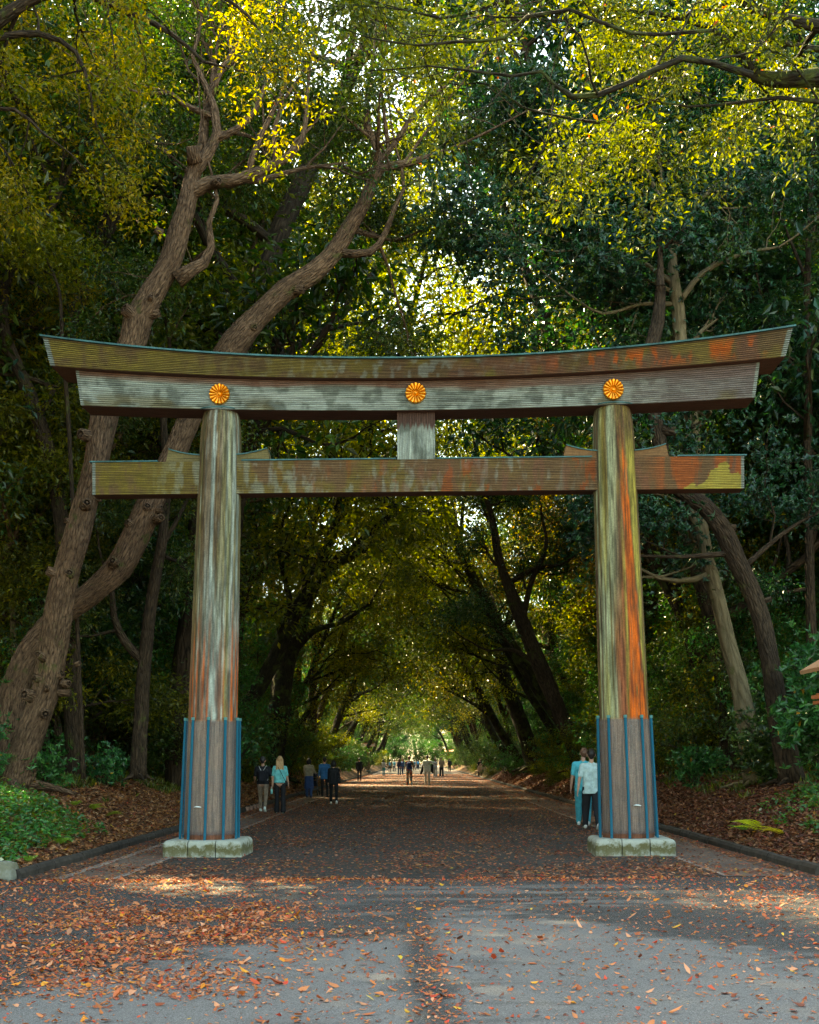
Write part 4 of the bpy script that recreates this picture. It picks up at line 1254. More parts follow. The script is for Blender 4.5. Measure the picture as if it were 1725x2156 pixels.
def place(kind, x, y, rz, sc):
    o = KINDS[kind]
    z = float(ground_z(x, y)) - .05
    if kind not in used:
        used[kind] = 1
        o.location = (x, y, z); o.rotation_euler = (0, 0, rz); o.scale = (sc,) * 3
        tag(o, TL[kind] + ' ' + where(x, y), 'tree', GR[kind])
        return o
    return copy_tree(o, (x, y, z), rz, sc, TL[kind] + ' ' + where(x, y))
for k in KINDS: KINDS[k]['category'] = 'tree'; KINDS[k]['label'] = TL[k]; KINDS[k]['group'] = GR[k]
rng = R_(50)
# leaning trees along the path
y = 60
while y < 215:
    for s in (-1, 1):
        k = ('lean_a', 'lean_b', 'lean_c', 'lean_y', 'lean_y')[int(rng.integers(5)) if y < 105 else (0, 2)[int(rng.integers(2))]]
        xx = s * rng.uniform(6.6, 8.6)
        place(k, xx, y + rng.uniform(-2, 2), (0 if s < 0 else math.pi) + rng.uniform(-.5, .5), rng.uniform(.9, 1.2))
    y += 10.5 + max(0, (y - 100)) * .05
rng3 = R_(58)
for k_, y in enumerate((82, 94, 107, 121, 136, 152, 170, 190)):
    for s in (-1, 1): place(('lean_a', 'lean_c')[(k_ + (s > 0)) % 2], s * rng3.uniform(6.8, 8.4), y + s * 2, (0 if s < 0 else math.pi) + rng3.uniform(-.5, .5), rng3.uniform(1.0, 1.2))
# woodland on both sides
pal_left = ['dark', 'olive', 'yellow', 'gold', 'teal', 'pole', 'yellow', 'dark']
pal_right = ['dark', 'teal', 'olive', 'yellow', 'teal', 'pole', 'dark', 'gold']
for s in (-1, 1):
    for iy, y in enumerate(list(np.arange(31, 75, 5.2)) + list(np.arange(78, 230, 14))):
        for ix in range(7 if y < 75 else 4):
            x = 10.0 + ix * 5.2 + rng.uniform(-1.8, 1.8) + (2.5 if iy % 2 else 0)
            yy = y + rng.uniform(-2.2, 2.2)
            if abs(x) * F / yy > 1150 + 250 and yy < 75: continue
            if (yy > 55 and ix > (1 if s < 0 else 2)) or rng.random() < (.3 if s < 0 else .2): continue
            k = (pal_left if s < 0 else pal_right)[int(rng.integers(8))]
            place(k, s * x, yy, rng.uniform(0, 6.28), rng.uniform(1.1, 1.6) if (yy > 34 and ix < 5 and yy < 75) else rng.uniform(.85, 1.2))
# trees beside the open asphalt, outside the picture, which shade it
for x, y, k in ((-17, 27, 'dark'), (-21, 20, 'olive'), (-16, 21.5, 'yellow'), (-25, 26, 'gold'), (17, 22, 'teal'), (15, 29, 'dark'), (21, 27, 'olive'), (-14, 30, 'gold'), (-19, 33, 'yellow'), (-11.5, 29, 'olive')):
    place(k, x, y, rng.uniform(0, 6.28), rng.uniform(.95, 1.15))
for x, y, sc_ in ((9.5, 50, 1.35), (11, 66, 1.4), (-10, 72, 1.3)): place('amber', x, y, rng.uniform(0, 6.28), sc_)
for x, y, k, sc_ in ((-9.5, 57, 'yellow', 1.95), (10.5, 54, 'yellow', 1.9), (-8.5, 78, 'yellow', 2.0), (9.5, 84, 'olive', 2.0), (-9.5, 36, 'olive', 1.7), (12.5, 44, 'olive', 1.8), (-12, 49, 'olive', 1.8), (-18, 19, 'dark', 1.8), (-13.5, 27, 'olive', 1.75), (-10.5, 30, 'yellow', 1.7), (-9.3, 34.5, 'olive', 1.8), (-8.6, 42, 'dark', 1.9), (-6.5, 34, 'dark', 1.95), (-14.5, 21, 'dark', 1.8), (-15, 24.5, 'olive', 1.9), (9.4, 37, 'teal', 1.7), (-19, 15, 'olive', 1.7), (-24, 24, 'dark', 1.9), (-20, 28, 'olive', 1.9), (-16, 23, 'yellow', 1.6)): place(k, x, y, rng.uniform(0, 6.28), sc_)  # left ones beside the asphalt stand out of frame, added to shade it
rng2 = R_(57)
for x, y, k in ((-8.8, 29, 'under_c'), (-11, 31.5, 'under_c'), (-13, 34, 'under_c'), (-9.6, 33, 'under_b'), (-7.6, 33.5, 'under_c'), (-15, 37, 'under_c'), (9.6, 33, 'under_c'), (12, 35, 'under_b')): place(k, x, y, rng2.uniform(0, 6.28), 1.05)
for s in (-1, 1):
    for y in list(np.arange(33, 75, 4.6)) + list(np.arange(75, 215, 8)):
        place(('under_a', 'under_b', 'under_c')[int(rng2.choice(3, p=[.42, .28, .3]))], s * rng2.uniform(8.0, 10.5), y + rng2.uniform(-1.5, 1.5), rng2.uniform(0, 6.28), rng2.uniform(.75, 1.15))
        if rng2.random() < .75: place(('under_a', 'under_b', 'under_c')[int(rng2.integers(3))], s * rng2.uniform(11.5, 16), y + rng2.uniform(-2, 2), rng2.uniform(0, 6.28), rng2.uniform(.9, 1.3))
# the path's far end, where it bends away between the trees
for k_, x in enumerate(np.linspace(-15, 15, 11)):
    place(('teal', 'olive', 'dark', 'yellow')[k_ % 4], x, 236 + rng.uniform(-6, 6), rng.uniform(0, 6.28), 1.1)
    place(('under_a', 'under_b', 'under_c')[k_ % 3], x * .8, 226 + rng.uniform(-2, 2), rng.uniform(0, 6.28), 1.1)

rng = R_(55)
for x, y, k, sc_ in ((-10.5, 34, 'yellow', 1.5), (-13.5, 39, 'dark', 1.55), (-13, 31.5, 'teal', 1.4), (-9, 47, 'gold', 1.6), (-19, 14, 'olive', 1.5), (-13.5, 12, 'dark', 1.2), (-20, 21, 'teal', 1.5), (-17, 8, 'dark', 1.4), (-23, 10, 'olive', 1.6), (-13, 5, 'dark', 1.2), (-26, 17, 'dark', 1.6), (8.6, 33, 'teal', 1.45), (12, 31, 'teal', 1.55), (8.6, 57, 'lean_y', 1.75), (-8.6, 49, 'lean_y', 1.6),  # left ones level with the asphalt are unseen, added to shade it
                      (14, 40, 'dark', 1.6), (-9.5, 41, 'yellow', 1.6), (-16, 38, 'gold', 1.6), (15, 37, 'dark', 1.5), (-9.5, 66, 'yellow', 1.7), (9.5, 60, 'amber', 1.7), (9.5, 72, 'yellow', 1.7),
                     (13.5, 26, 'dark', 1.25)):
    place(k, x, y, (0 if x < 0 else math.pi) + rng.uniform(-.6, .6) if k.startswith('lean') else rng.uniform(0, 6.28), sc_)
# ------------------------------------------------------------ shrubs
def shrub(rng, h, w, stems, pal, pal2, leafm, per, size, whorl):
    T = Tubes(); tips = []
    for k in range(stems):
        a = rng.uniform(0, 6.28)
        p = np.array((math.cos(a) * w * .15, math.sin(a) * w * .15, -.15))
        grow(rng, T, tips, p, (math.cos(a) * w / h * .8, math.sin(a) * w / h * .8, 1), h * rng.uniform(.6, .9), .035, 2, .25, .4, (3, 4), 5, None, 1.0)
        tips += [p + np.array((math.cos(a), math.sin(a), 0)) * w * rng.uniform(.1, .4) + np.array((0, 0, h * rng.uniform(.15, .5))) for _ in range(5)]
    t = empty('shrub')
    link('stems', T.mesh('stems'), M['bark_dark'], t)
    link('foliage', crown_mesh('foliage', rng, tips, per, .32, size, pal, pal2=pal2, whorl=whorl, ratio=.45), leafm, t)
    return t
SH = [shrub(R_(61), 2.6, 2.4, 7, 'bush', ('dark', .3), M['gloss_leaf'], 24, .13, True),
      shrub(R_(62), 3.6, 2.6, 7, 'dark', ('olive', .3), M['leaf'], 26, .12, False),
      shrub(R_(63), 4.6, 3.0, 8, 'dark', ('bush', .4), M['leaf'], 26, .13, False),
      shrub(R_(64), 3.0, 2.6, 7, 'olive', ('yellow', .4), M['thin_leaf'], 24, .12, False),
      shrub(R_(65), 1.1, 1.6, 6, 'yellow', ('olive', .5), M['leaf'], 16, .09, False)]
SL = ['glossy green broad leaved shrub', 'dark green rounded shrub', 'tall dark bushy shrub', 'olive and yellow leaved shrub', 'low yellow green shrub']
for k, o in enumerate(SH): tag(o, SL[k], 'shrub', 'shrubs under the trees')
su = set()
def put_shrub(k, x, y, rz, sc):
    z = float(ground_z(x, y)) - .05
    if k in su: return copy_tree(SH[k], (x, y, z), rz, sc, SL[k] + ' ' + where(x, y))
    su.add(k); o = SH[k]; o.location = (x, y, z); o.rotation_euler = (0, 0, rz); o.scale = (sc,) * 3; o['label'] = SL[k] + ' ' + where(x, y)
    return o
rng = R_(70)
for x in np.linspace(-14, 14, 9): put_shrub(2, x, 220 + rng.uniform(-3, 3), rng.uniform(0, 6.28), 1.2)
for s in (-1, 1):
    for y in list(np.arange(27.5, 60, 2.6)) + list(np.arange(60, 130, 5.5)) + list(np.arange(130, 220, 11)):
        x0 = (7.6 if y < 34 else 6.9) if y < 62 else 6.4
        rows = 5 if y < 60 else (3 if y < 130 else 2)
        for r_ in range(rows):
            if r_ == 0 and y < 32: continue
            x = x0 + r_ * 2.3 + rng.uniform(-.5, .7) + (0.9 if r_ == 0 and y < 34 else 0)
            if x * F / y > 1050: continue
            k = int(rng.choice([0, 1, 2, 3, 4], p=[.22, .3, .22, .16, .1])) if r_ else int(rng.choice([0, 1, 3, 4], p=[.3, .3, .15, .25]))
            put_shrub(k, s * x, y + rng.uniform(-1, 1), rng.uniform(0, 6.28), rng.uniform(.75, 1.15) * (1 if r_ else .8))
# wide belt of far woodland that reads as one mass
n = 70000
a = rng.random(n)
sx = np.where(rng.random(n) < .5, -1, 1)
C = np.stack([sx * rng.uniform(33, 60, n), rng.uniform(20, 260, n), rng.uniform(.5, 17, n)], 1)
m = rng.random(n) < .36
C[m, 0] = rng.uniform(-40, 40, m.sum()); C[m, 1] = rng.uniform(246, 275, m.sum()); C[m, 2] *= 1.5
cl = fbm(C[:, 0] * .2 + C[:, 2] * .35, C[:, 1] * .25, 9, 3)
C = C[cl > .43]; n = len(C)
L = rng.uniform(.5, .9, n)
tag(link('distant_woods', leaves_mesh('distant_woods', C, rng.normal(0, 1, (n, 3)), rng.normal(0, .6, (n, 3)) + np.array([0, 0, 1]), L, L * .6, pick(rng, 'olive', n)), M['leaf']),
    'deep mass of woodland foliage behind the nearer trees', 'woodland', kind='stuff')
# ------------------------------------------------------------ people
def closed_capsules(parts):
    """(p0, r0, p1, r1[, (sx, sy) squash]) list -> closed overlapping bodies"""
    T = Tubes()
    for c in parts:
        p0, r0, p1, r1 = np.array(c[0], float), c[1], np.array(c[2], float), c[3]
        ax = p1 - p0; L = np.linalg.norm(ax)
        ax = ax / L if L > 1e-6 else np.array((0, 0, 1.0))
        pts, rad = [], []
        for a in (80, 55, 30): pts.append(p0 - ax * r0 * math.sin(math.radians(a))); rad.append(r0 * math.cos(math.radians(a)))
        for t in (0, .5, 1): pts.append(p0 + ax * L * t); rad.append(r0 + (r1 - r0) * t)
        for a in (30, 55, 80): pts.append(p1 + ax * r1 * math.sin(math.radians(a))); rad.append(r1 * math.cos(math.radians(a)))
        n0 = len(T.V)
        T.add(pts, rad, 14)
        if len(c) > 4:
            m = (p0 + p1) / 2
            for k in range(n0, len(T.V)):
                T.V[k] = (T.V[k] - m) * np.array(c[4]) + m
    return T.mesh('tmp')

def blob(name, parts, voxel, mt, parent=None, smooth=4, hem=None, noise_amp=0):
    me = closed_capsules(parts)
    o = bpy.data.objects.new('tmp', me); COL.objects.link(o)
    r = o.modifiers.new('r', 'REMESH'); r.mode = 'VOXEL'; r.voxel_size = voxel; r.use_smooth_shade = True
    s = o.modifiers.new('s', 'SMOOTH'); s.iterations = smooth; s.factor = .5
    dg = bpy.context.evaluated_depsgraph_get()
    nm = bpy.data.meshes.new_from_object(o.evaluated_get(dg))
    bpy.data.objects.remove(o)
    nm.name = name
    if hem:
        bm = bmesh.new(); bm.from_mesh(nm)
        for h in hem:                      # clean cloth edges: (point, normal) keeps the side the normal leaves
            bmesh.ops.bisect_plane(bm, geom=bm.verts[:] + bm.edges[:] + bm.faces[:], plane_co=h[0], plane_no=h[1], clear_outer=True)
        bm.to_mesh(nm); bm.free()
    if noise_amp:
        n = len(nm.vertices); co = np.empty(n * 3, np.float32); nm.vertices.foreach_get('co', co); co = co.reshape(-1, 3)
        f = (fbm(co[:, 0] * 9 + co[:, 2] * 3 + 50, co[:, 1] * 9 - co[:, 2] * 5 + 50, 5, 3) - .5) * noise_amp
        c = co.mean(0); d = unit((co - c) * np.array([1, 1, 0]))
        nm.vertices.foreach_set('co', (co + d * f[:, None]).ravel())
    nm.materials.clear(); nm.materials.append(mt)
    nm.polygons.foreach_set('use_smooth', np.ones(len(nm.polygons), bool))
    return link(name, nm, None, parent)

_cm = {}
def cloth(col, rough=.85, var=.22, scale=14):
    k = (col, rough)
    if k not in _cm: _cm[k] = plain('cloth', col, rough, var, scale)
    return _cm[k]
SKIN = {'light': cloth((.5, .27, .19), .5, .08), 'tan': cloth((.38, .2, .13), .5, .08), 'dark': cloth((.15, .075, .045), .5, .08)}
def floral():
    m = mat('flowered cloth', .8)
    nt = m.node_tree
    v = N(nt, 'ShaderNodeTexVoronoi'); v.inputs['Scale'].default_value = 13
    nt.links.new(coord(nt, 'Object'), v.inputs['Vector'])
    sp = N(nt, 'ShaderNodeSeparateXYZ'); nt.links.new(v.outputs['Color'], sp.inputs[0])
    r = ramp(nt, sp.outputs[0], [(0, (.3, .03, .03)), (.2, (.35, .3, .25)), (.4, (.02, .14, .2)), (.55, (.4, .15, .03)), (.7, (.04, .08, .06)), (.85, (.1, .3, .33))])
    r.node.color_ramp.interpolation = 'CONSTANT'
    nt.links.new(r, base(m))
    return m
M['floral'] = floral()

def person(label, at, h=1.72, yaw=0.0, skin='light', shirt=(.02, .02, .025), sleeve='short', trousers=(.02, .02, .02), leg='slim', shoe=(.6, .6, .58), hair=(.03, .02, .015),
           hairstyle='short', stride=0.3, arms=((-.25, .12, .25), (.25, .12, .25)), female=False, vox=.016, hem=None, head_tilt=(0, 0), extra=None, shirt_mat=None, trouser_mat=None, coat=None, collar=None, lean=0.0):
    k = h / 1.75
    wsh = .165 if female else .19
    # legs
    J = {}
    z0 = []
    for s, ph in ((-1, 1), (1, -1)):
        st = stride * ph
        a, b = (st, st * .35) if st >= 0 else (st * .55, st * 1.6)
        hp = np.array((s * .095, 0, .92))
        kn = hp + .43 * np.array((s * .02, math.sin(a), -math.cos(a)))
        an = kn + .41 * np.array((0, math.sin(b), -math.cos(b)))
        J[s] = [hp, kn, an, b]
        z0.append(an[2] - .075 + min(0, -b) * 0)
    dz = -min(z0)
    up = np.array((0, 0, dz))
    for s in (-1, 1): J[s] = [J[s][0] + up, J[s][1] + up, J[s][2] + up, J[s][3]]
    def B(x, y, z): return np.array((x, y + lean * (z - .9), z + dz))
    body, sh, tr = [], [], []
    pel, chest, neck = B(0, 0, .95), B(0, .0, 1.30), B(0, -.005, 1.5)
    wa = .105 if female else .12
    body += [(B(-.07, 0, .93), .105, B(.07, 0, .93), .105), *[(B(q, 0, .96), wa * .86, B(q * .8, 0, 1.14), wa * .8) for q in (-.05, .05)], *[(B(q * .8, 0, 1.14), wa * .8, B(q * 1.2, 0, 1.3), .1) for q in (-.05, .05)], (B(-.08, 0, 1.32), .1, B(.08, 0, 1.32), .1),
             (B(-wsh + .02, 0, 1.415), .055, B(wsh - .02, 0, 1.415), .055), (B(0, -.01, 1.42), .055, B(0, .01, 1.55), .05)]
    hx, hy = head_tilt
    hc = B(hx, .015 + hy, 1.645)
    body += [((hc[0], hc[1] - .012, hc[2] + .02), .092, (hc[0], hc[1] + .01, hc[2] + .035), .09), ((hc[0], hc[1] + .015, hc[2] - .04), .068, (hc[0], hc[1] + .045, hc[2] - .075), .038),
             ((hc[0], hc[1] + .095, hc[2] + .01), .012, (hc[0], hc[1] + .112, hc[2] - .022), .016), ((hc[0] - .03, hc[1] + .07, hc[2] + .035), .016, (hc[0] + .03, hc[1] + .07, hc[2] + .035), .016)]
    for s in (-1, 1): body.append(((hc[0] + s * .088, hc[1] - .005, hc[2] + .015), .017, (hc[0] + s * .09, hc[1] - .005, hc[2] - .02), .012))
    A = {}
    for i, s in enumerate((-1, 1)):
        sw, out, eb = arms[i][:3]
        shd = B(s * wsh, 0, 1.41)
        d1 = np.array((s * math.sin(out), math.sin(sw), -math.cos(sw) * math.cos(out))); d1 /= np.linalg.norm(d1)
        el = shd + d1 * .285
        ang = sw + eb
        inn = arms[i][3] if len(arms[i]) > 3 else 0
        d2 = np.array((s * math.sin(out * .6 - inn), math.sin(ang), -math.cos(ang))); d2 /= np.linalg.norm(d2)
        wr = el + d2 * .25
        A[s] = (shd, el, wr, d2)
        body += [(shd, .052, el, .038), (el, .038, wr, .026)]
        side = np.cross(d2, np.array((s * 1.0, 0, 0))); side /= np.linalg.norm(side) + 1e-9   # spread of the palm (fore and aft)
        pal = wr + d2 * .045
        for f in (-1, 0, 1): body.append((wr + d2 * .01 + side * .006 * f, .017, pal + side * .022 * f + d2 * .035, .014))
        fr = max(.009, vox * .62)
        for f, fl in ((-1.5, .062), (-.5, .074), (.5, .078), (1.5, .07)):
            b0 = wr + d2 * .085 + side * (.0185 * f)
            b1 = b0 + d2 * fl * .5
            b2 = b1 + (d2 * .8 + np.array((-s * .6, 0, 0))) * fl * .5
            body += [(b0, fr, b1, fr), (b1, fr, b2, fr * .9)]
        t0 = wr + d2 * .03 + side * .028; t1 = t0 + d2 * .03 + side * .03
        body += [(t0, fr * 1.15, t1, fr * 1.1), (t1, fr * 1.1, t1 + d2 * .028, fr)]
        # sleeves
        if sleeve != 'none':
            se = shd + (el - shd) * (.75 if sleeve == 'short' else 1)
            sh.append((shd, .068, se, .062 if sleeve == 'short' else .052))
            if sleeve == 'long': sh.append((el, .052, el + (wr - el) * .95, .038))
    for s in (-1, 1):
        hp, kn, an, b = J[s]
        body += [(hp, .088, kn, .052), (kn, .052, an, .036)]
        f = {'slim': (.097, .066, .052), 'wide': (.105, .085, .085), 'flare': (.097, .066, .088), 'baggy': (.11, .09, .06), 'bare': (0, 0, 0)}[leg]
        if leg != 'bare': tr += [(hp, f[0], kn, f[1]), (kn, f[1], an + (0, 0, .0), f[2])]
    body += [(J[s][2], .034, J[s][2] + np.array((0, .1 * math.cos(J[s][3]), -.03)), .03) for s in (-1, 1)]
    tr += [(B(-.07, 0, .95), .108, B(.07, 0, .95), .108), (B(-.05, 0, .97), .098, B(-.05, 0, 1.03), .09), (B(.05, 0, .97), .098, B(.05, 0, 1.03), .09)]
    sb = hem if hem else .93
    sh += [(B(-.075, 0, sb), .125, B(.075, 0, sb), .125), *[(B(q, 0, sb), .126, B(q, 0, 1.25), .122) for q in (-.07, .07)], (B(-.095, 0, 1.31), .118, B(.095, 0, 1.31), .118), (B(-wsh + .015, 0, 1.41), .068, B(wsh - .015, 0, 1.41), .068), (B(-.03, 0, 1.44), .062, B(.03, 0, 1.44), .062)]
    o = blob('person', body, vox if vox > .012 else .009, SKIN[skin])
    tag(o, label, 'person')
    o.location = at; o.rotation_euler = (0, 0, yaw); o.scale = (k, k, k)
    hz = B(0, 0, sb - .035)[2]
    if coat:
        ct = sh + [(B(-.05, 0, .95), wa + .05, B(-.06, -.01, .55), .17), (B(.05, 0, .95), wa + .05, B(.06, -.01, .55), .17)]
        c_ = blob('coat', ct, vox, cloth(coat), o, hem=[((0, 0, B(0, 0, .52)[2]), (0, 0, -1))], noise_amp=.02)
        # open front
    blob('shirt' if sleeve != 'dress' else 'dress', sh, vox, shirt_mat or cloth(shirt), o, hem=[((0, 0, hz), (0, 0, -1))], noise_amp=.02)
    if leg != 'bare': blob('trousers', tr, vox, trouser_mat or cloth(trousers), o, noise_amp=.018)
    for s in (-1, 1):
        an, b = J[s][2], J[s][3]
        fw = np.array((0, math.cos(b * .9), math.sin(b * .9) if b < 0 else 0))
        heel = an + np.array((0, -.03, -.04)) ; toe = heel + fw * .19
        if b >= -.1: toe[2] = heel[2]
        blob('shoe', [(heel, .04, heel + fw * .09, .042), (heel + fw * .09, .042, toe, .034), (heel + np.array((0, 0, .01)), .042, heel + np.array((0, .01, .05)), .038)], vox * .8, cloth(shoe, .6), o, 2)
    hm = cloth(hair, .55, .4, 40)
    c = hc
    hp_ = [((c[0], c[1] - .028, c[2] + .035), .094, (c[0], c[1] + .012, c[2] + .062), .086), ((c[0], c[1] - .045, c[2] + .02), .08, (c[0], c[1] - .045, c[2] - .035), .055)]
    if hairstyle == 'bob': hp_ += [((c[0] - .05, c[1] - .04, c[2]), .065, (c[0] - .055, c[1] - .04, c[2] - .09), .045), ((c[0] + .05, c[1] - .04, c[2]), .065, (c[0] + .055, c[1] - .04, c[2] - .09), .045), ((c[0], c[1] - .055, c[2]), .075, (c[0], c[1] - .06, c[2] - .1), .05)]
    if hairstyle == 'long':
        for x in (-.075, -.025, .025, .075): hp_.append(((c[0] + x * .8, c[1] - .045, c[2] + .02), .05, (c[0] + x * 1.35, c[1] - .10, c[2] - .36 + abs(x) * .9), .028))
        hp_ += [((c[0] - .07, c[1], c[2] + .02), .04, (c[0] - .095, c[1] - .03, c[2] - .2), .03), ((c[0] + .07, c[1], c[2] + .02), .04, (c[0] + .095, c[1] - .03, c[2] - .2), .03)]
    if hairstyle == 'bun': hp_.append(((c[0], c[1] - .1, c[2] + .06), .045, (c[0], c[1] - .12, c[2] + .07), .035))
    if hairstyle == 'cap':
        hp_ = [((c[0], c[1] - .02, c[2] + .045), .097, (c[0], c[1] + .01, c[2] + .062), .09), ((c[0], c[1] - .045, c[2] + .01), .075, (c[0], c[1] - .04, c[2] - .03), .055)]
    blob('hair' if hairstyle != 'cap' else 'cap', hp_, vox * .9, hm, o, 2, noise_amp=.02 if hairstyle in ('long', 'bob') else 0)
    if abs(yaw) > 1.5:
        for s in (-1, 1):
            e = closed_capsules([((hc[0] + s * .032, hc[1] + .088, hc[2] + .012), .009, (hc[0] + s * .034, hc[1] + .088, hc[2] + .012), .009)])
            link('eye', e, cloth((.02, .015, .01), .2), o)
        link('mouth', closed_capsules([((hc[0] - .02, hc[1] + .084, hc[2] - .052), .006, (hc[0] + .02, hc[1] + .084, hc[2] - .052), .006)]), cloth((.3, .08, .07), .5), o)
    o['dz'] = dz
    return o, A, hc, dz, k

def world_item(o, name, label, cat, me, mt, group=None):
    """a thing carried by a person: own object at the person's place"""
    it = link(name, me, mt)
    it.location = o.location; it.rotation_euler = o.rotation_euler; it.scale = o.scale
    tag(it, label, cat, group)
    return it
def capitem(o, name, label, cat, parts, mt, vox=.015):
    it = blob(name, parts, vox, mt)
    it.location = o.location; it.rotation_euler = o.rotation_euler; it.scale = o.scale
    tag(it, label, cat)
    return it

def backpack(o, dz, label, col, w=.13, zc=1.2, strap=(.02, .02, .03), flat=False):
    d = .13 if not flat else .095
    parts = []
    for z in (-.15, -.02, .11): parts.append(((-w * .55, -.17, zc + z + dz), d * .6, (w * .55, -.17, zc + z + dz), d * .6))
    for x in (-.5, 0, .5): parts.append(((w * x, -.18, zc - .15 + dz), d * .62, (w * x, -.17, zc + .13 + dz), d * .52))
    it = capitem(o, 'backpack', label, 'backpack', parts, cloth(col))
    t = Tubes()
    for s in (-1, 1):
        if flat: pts = [(s * .03, -.18, zc + .16 + dz), (s * .07, -.145, 1.40 + dz), (s * .11, -.09, 1.475 + dz), (s * .125, .0, 1.49 + dz), (s * .15, .11, 1.38 + dz), (s * .185, .08, 1.2 + dz), (s * .16, -.12, 1.03 + dz)]
        else: pts = [(s * .08, -.15, zc + .17 + dz), (s * .11, -.06, 1.49 + dz), (s * .125, .03, 1.49 + dz), (s * .14, .135, 1.36 + dz), (s * .17, .1, 1.18 + dz), (s * .14, -.12, 1.05 + dz)]
        pp, rr = catmull(pts, [.008 if flat else .016] * len(pts), .03)
        t.add(pp, rr, 6)
    link('strap', t.mesh('strap'), cloth(strap), it)
    return it

def gp(px, py): return tuple(GP(px, py, 0.004))

p, A, hc, dz, k = person('person in a black shirt and beige trousers walking beside the blonde person', gp(554, 1709), 1.68, 0.0, 'light', (.012, .014, .02), 'short', (.27, .2, .15), 'slim', (.7, .78, .76), (.03, .025, .025), 'cap', .42, ((.15, .25, 1.0), (.05, .3, .55)), vox=.011, hem=.95)
backpack(p, dz, 'black drawstring backpack with white cords worn over the black shirt', (.012, .014, .022), .12, 1.18, (.6, .6, .58), True)
p, A, hc, dz, k = person('blonde long haired person in a turquoise top and flared black trousers', gp(590, 1712), 1.66, 0.05, 'light', (.12, .5, .52), 'short', (.008, .008, .011), 'flare', (.3, .6, .6), (.46, .27, .13), 'long', .16, ((-.12, .16, .15), (.1, .2, .3)), True, vox=.011, hem=.99)
wr = A[-1][2] + A[-1][3] * .1
bt = Tubes()
bt.add([wr + np.array((-.01, 0, z)) for z in (.02, -.0, -.05, -.15, -.17)], [.013, .013, .036, .036, .03], 12)
bo = world_item(p, 'water_bottle', 'clear teal water bottle held between the two nearest walkers on the left', 'bottle', bt.mesh('water_bottle'), mat('clear bottle', .1, .6, 0, (.2, .55, .5)))
bt = Tubes(); bt.add([wr + np.array((-.01, 0, z)) for z in (.02, .045)], [.015, .015], 10)
link('bottle_cap', bt.mesh('bottle_cap'), cloth((.7, .7, .7)), bo)
t = Tubes(); pp, rr = catmull([(-.1, .05, 1.46 + dz), (-.07, -.07, 1.47 + dz), (.05, -.14, 1.25 + dz), (.17, -.08, 1.0 + dz)], [.009] * 4, .03); t.add(pp, rr, 6)
sb_ = capitem(p, 'shoulder_bag', 'small black shoulder bag on a strap across the turquoise top', 'bag', [((.19, -.06, .98 + dz), .04, (.2, .05, .93 + dz), .05), ((.19, -.06, .92 + dz), .05, (.2, .05, .9 + dz), .05)], cloth((.015, .015, .015)))
link('strap', t.mesh('strap'), cloth((.015, .015, .015)), sb_)
p, A, hc, dz, k = person('dark haired person in a beige striped top and blue skirt pushing a stroller', gp(651, 1680), 1.62, -.05, 'light', (.27, .23, .16), 'long', (.02, .05, .15), 'baggy', (.02, .02, .02), (.012, .01, .01), 'bob', .2, ((.5, .2, .9), (.5, .2, .9)), True, vox=.014, hem=1.02)
sk = blob('skirt', [((-.05, 0, 1.03 + dz), .12, (-.07, 0, .45 + dz), .15), ((.05, 0, 1.03 + dz), .12, (.07, 0, .45 + dz), .15)], .014, cloth((.02, .055, .16)), p, hem=[((0, 0, .42 + dz), (0, 0, -1))], noise_amp=.04)
# stroller
st = empty('stroller', gp(658, 1675), -.1)
tag(st, 'dark folding stroller pushed by the person in the blue skirt', 'stroller')
t = Tubes()
for s in (-1, 1):
    t.add([(s * .22, -.35, .98), (s * .22, -.1, .6), (s * .24, .35, .12)], [.014] * 3, 8)
    t.add([(s * .22, .15, .75), (s * .22, -.02, .5), (s * .26, -.2, .14)], [.014] * 3, 8)
t.add([(-.22, -.35, .98), (.22, -.35, .98)], [.018] * 2, 8)
t.add([(-.26, -.2, .14), (.26, -.2, .14)], [.012] * 2, 8)
link('frame', t.mesh('frame'), cloth((.1, .1, .1), .4), st)
blob('seat', [((-.14, .02, .5), .07, (.14, .02, .5), .07), ((-.14, -.1, .75), .05, (.14, -.1, .75), .05), ((-.14, -.03, .6), .06, (.14, -.03, .6), .06), ((-.13, .2, .45), .05, (.13, .2, .45), .05)], .016, cloth((.02, .025, .04)), st)
blob('hood', [((-.17, -.05, .9), .09, (.17, -.05, .9), .09), ((-.17, .08, .93), .07, (.17, .08, .93), .07)], .016, cloth((.02, .025, .04)), st)
for s in (-1, 1):
    for y, r in ((-.2, .12), (.35, .09)):
        t = Tubes(); a = np.linspace(0, 2 * math.pi, 25)
        t.add([(s * .27, y + r * math.cos(q), r + .02 + r * math.sin(q)) for q in a], [.02] * 25, 8)
        w = link('wheel', t.mesh('wheel'), cloth((.02, .02, .02), .6), st)
        t = Tubes()
        for q in range(3): t.add([(s * .27, y + r * math.cos(q * 1.047), r + .02 + r * math.sin(q * 1.047)), (s * .27, y - r * math.cos(q * 1.047), r + .02 - r * math.sin(q * 1.047))], [.007] * 2, 5)
        link('spokes', t.mesh('spokes'), cloth((.4, .4, .4), .4), w)
person('person in a long blue shirt and black trousers walking beside the stroller', gp(684, 1678), 1.66, 0.15, 'light', (.02, .14, .35), 'long', (.012, .012, .015), 'slim', (.015, .015, .015), (.012, .01, .01), 'short', .15, ((.1, .15, .3), (.1, .12, .3)), vox=.014, hem=.84)
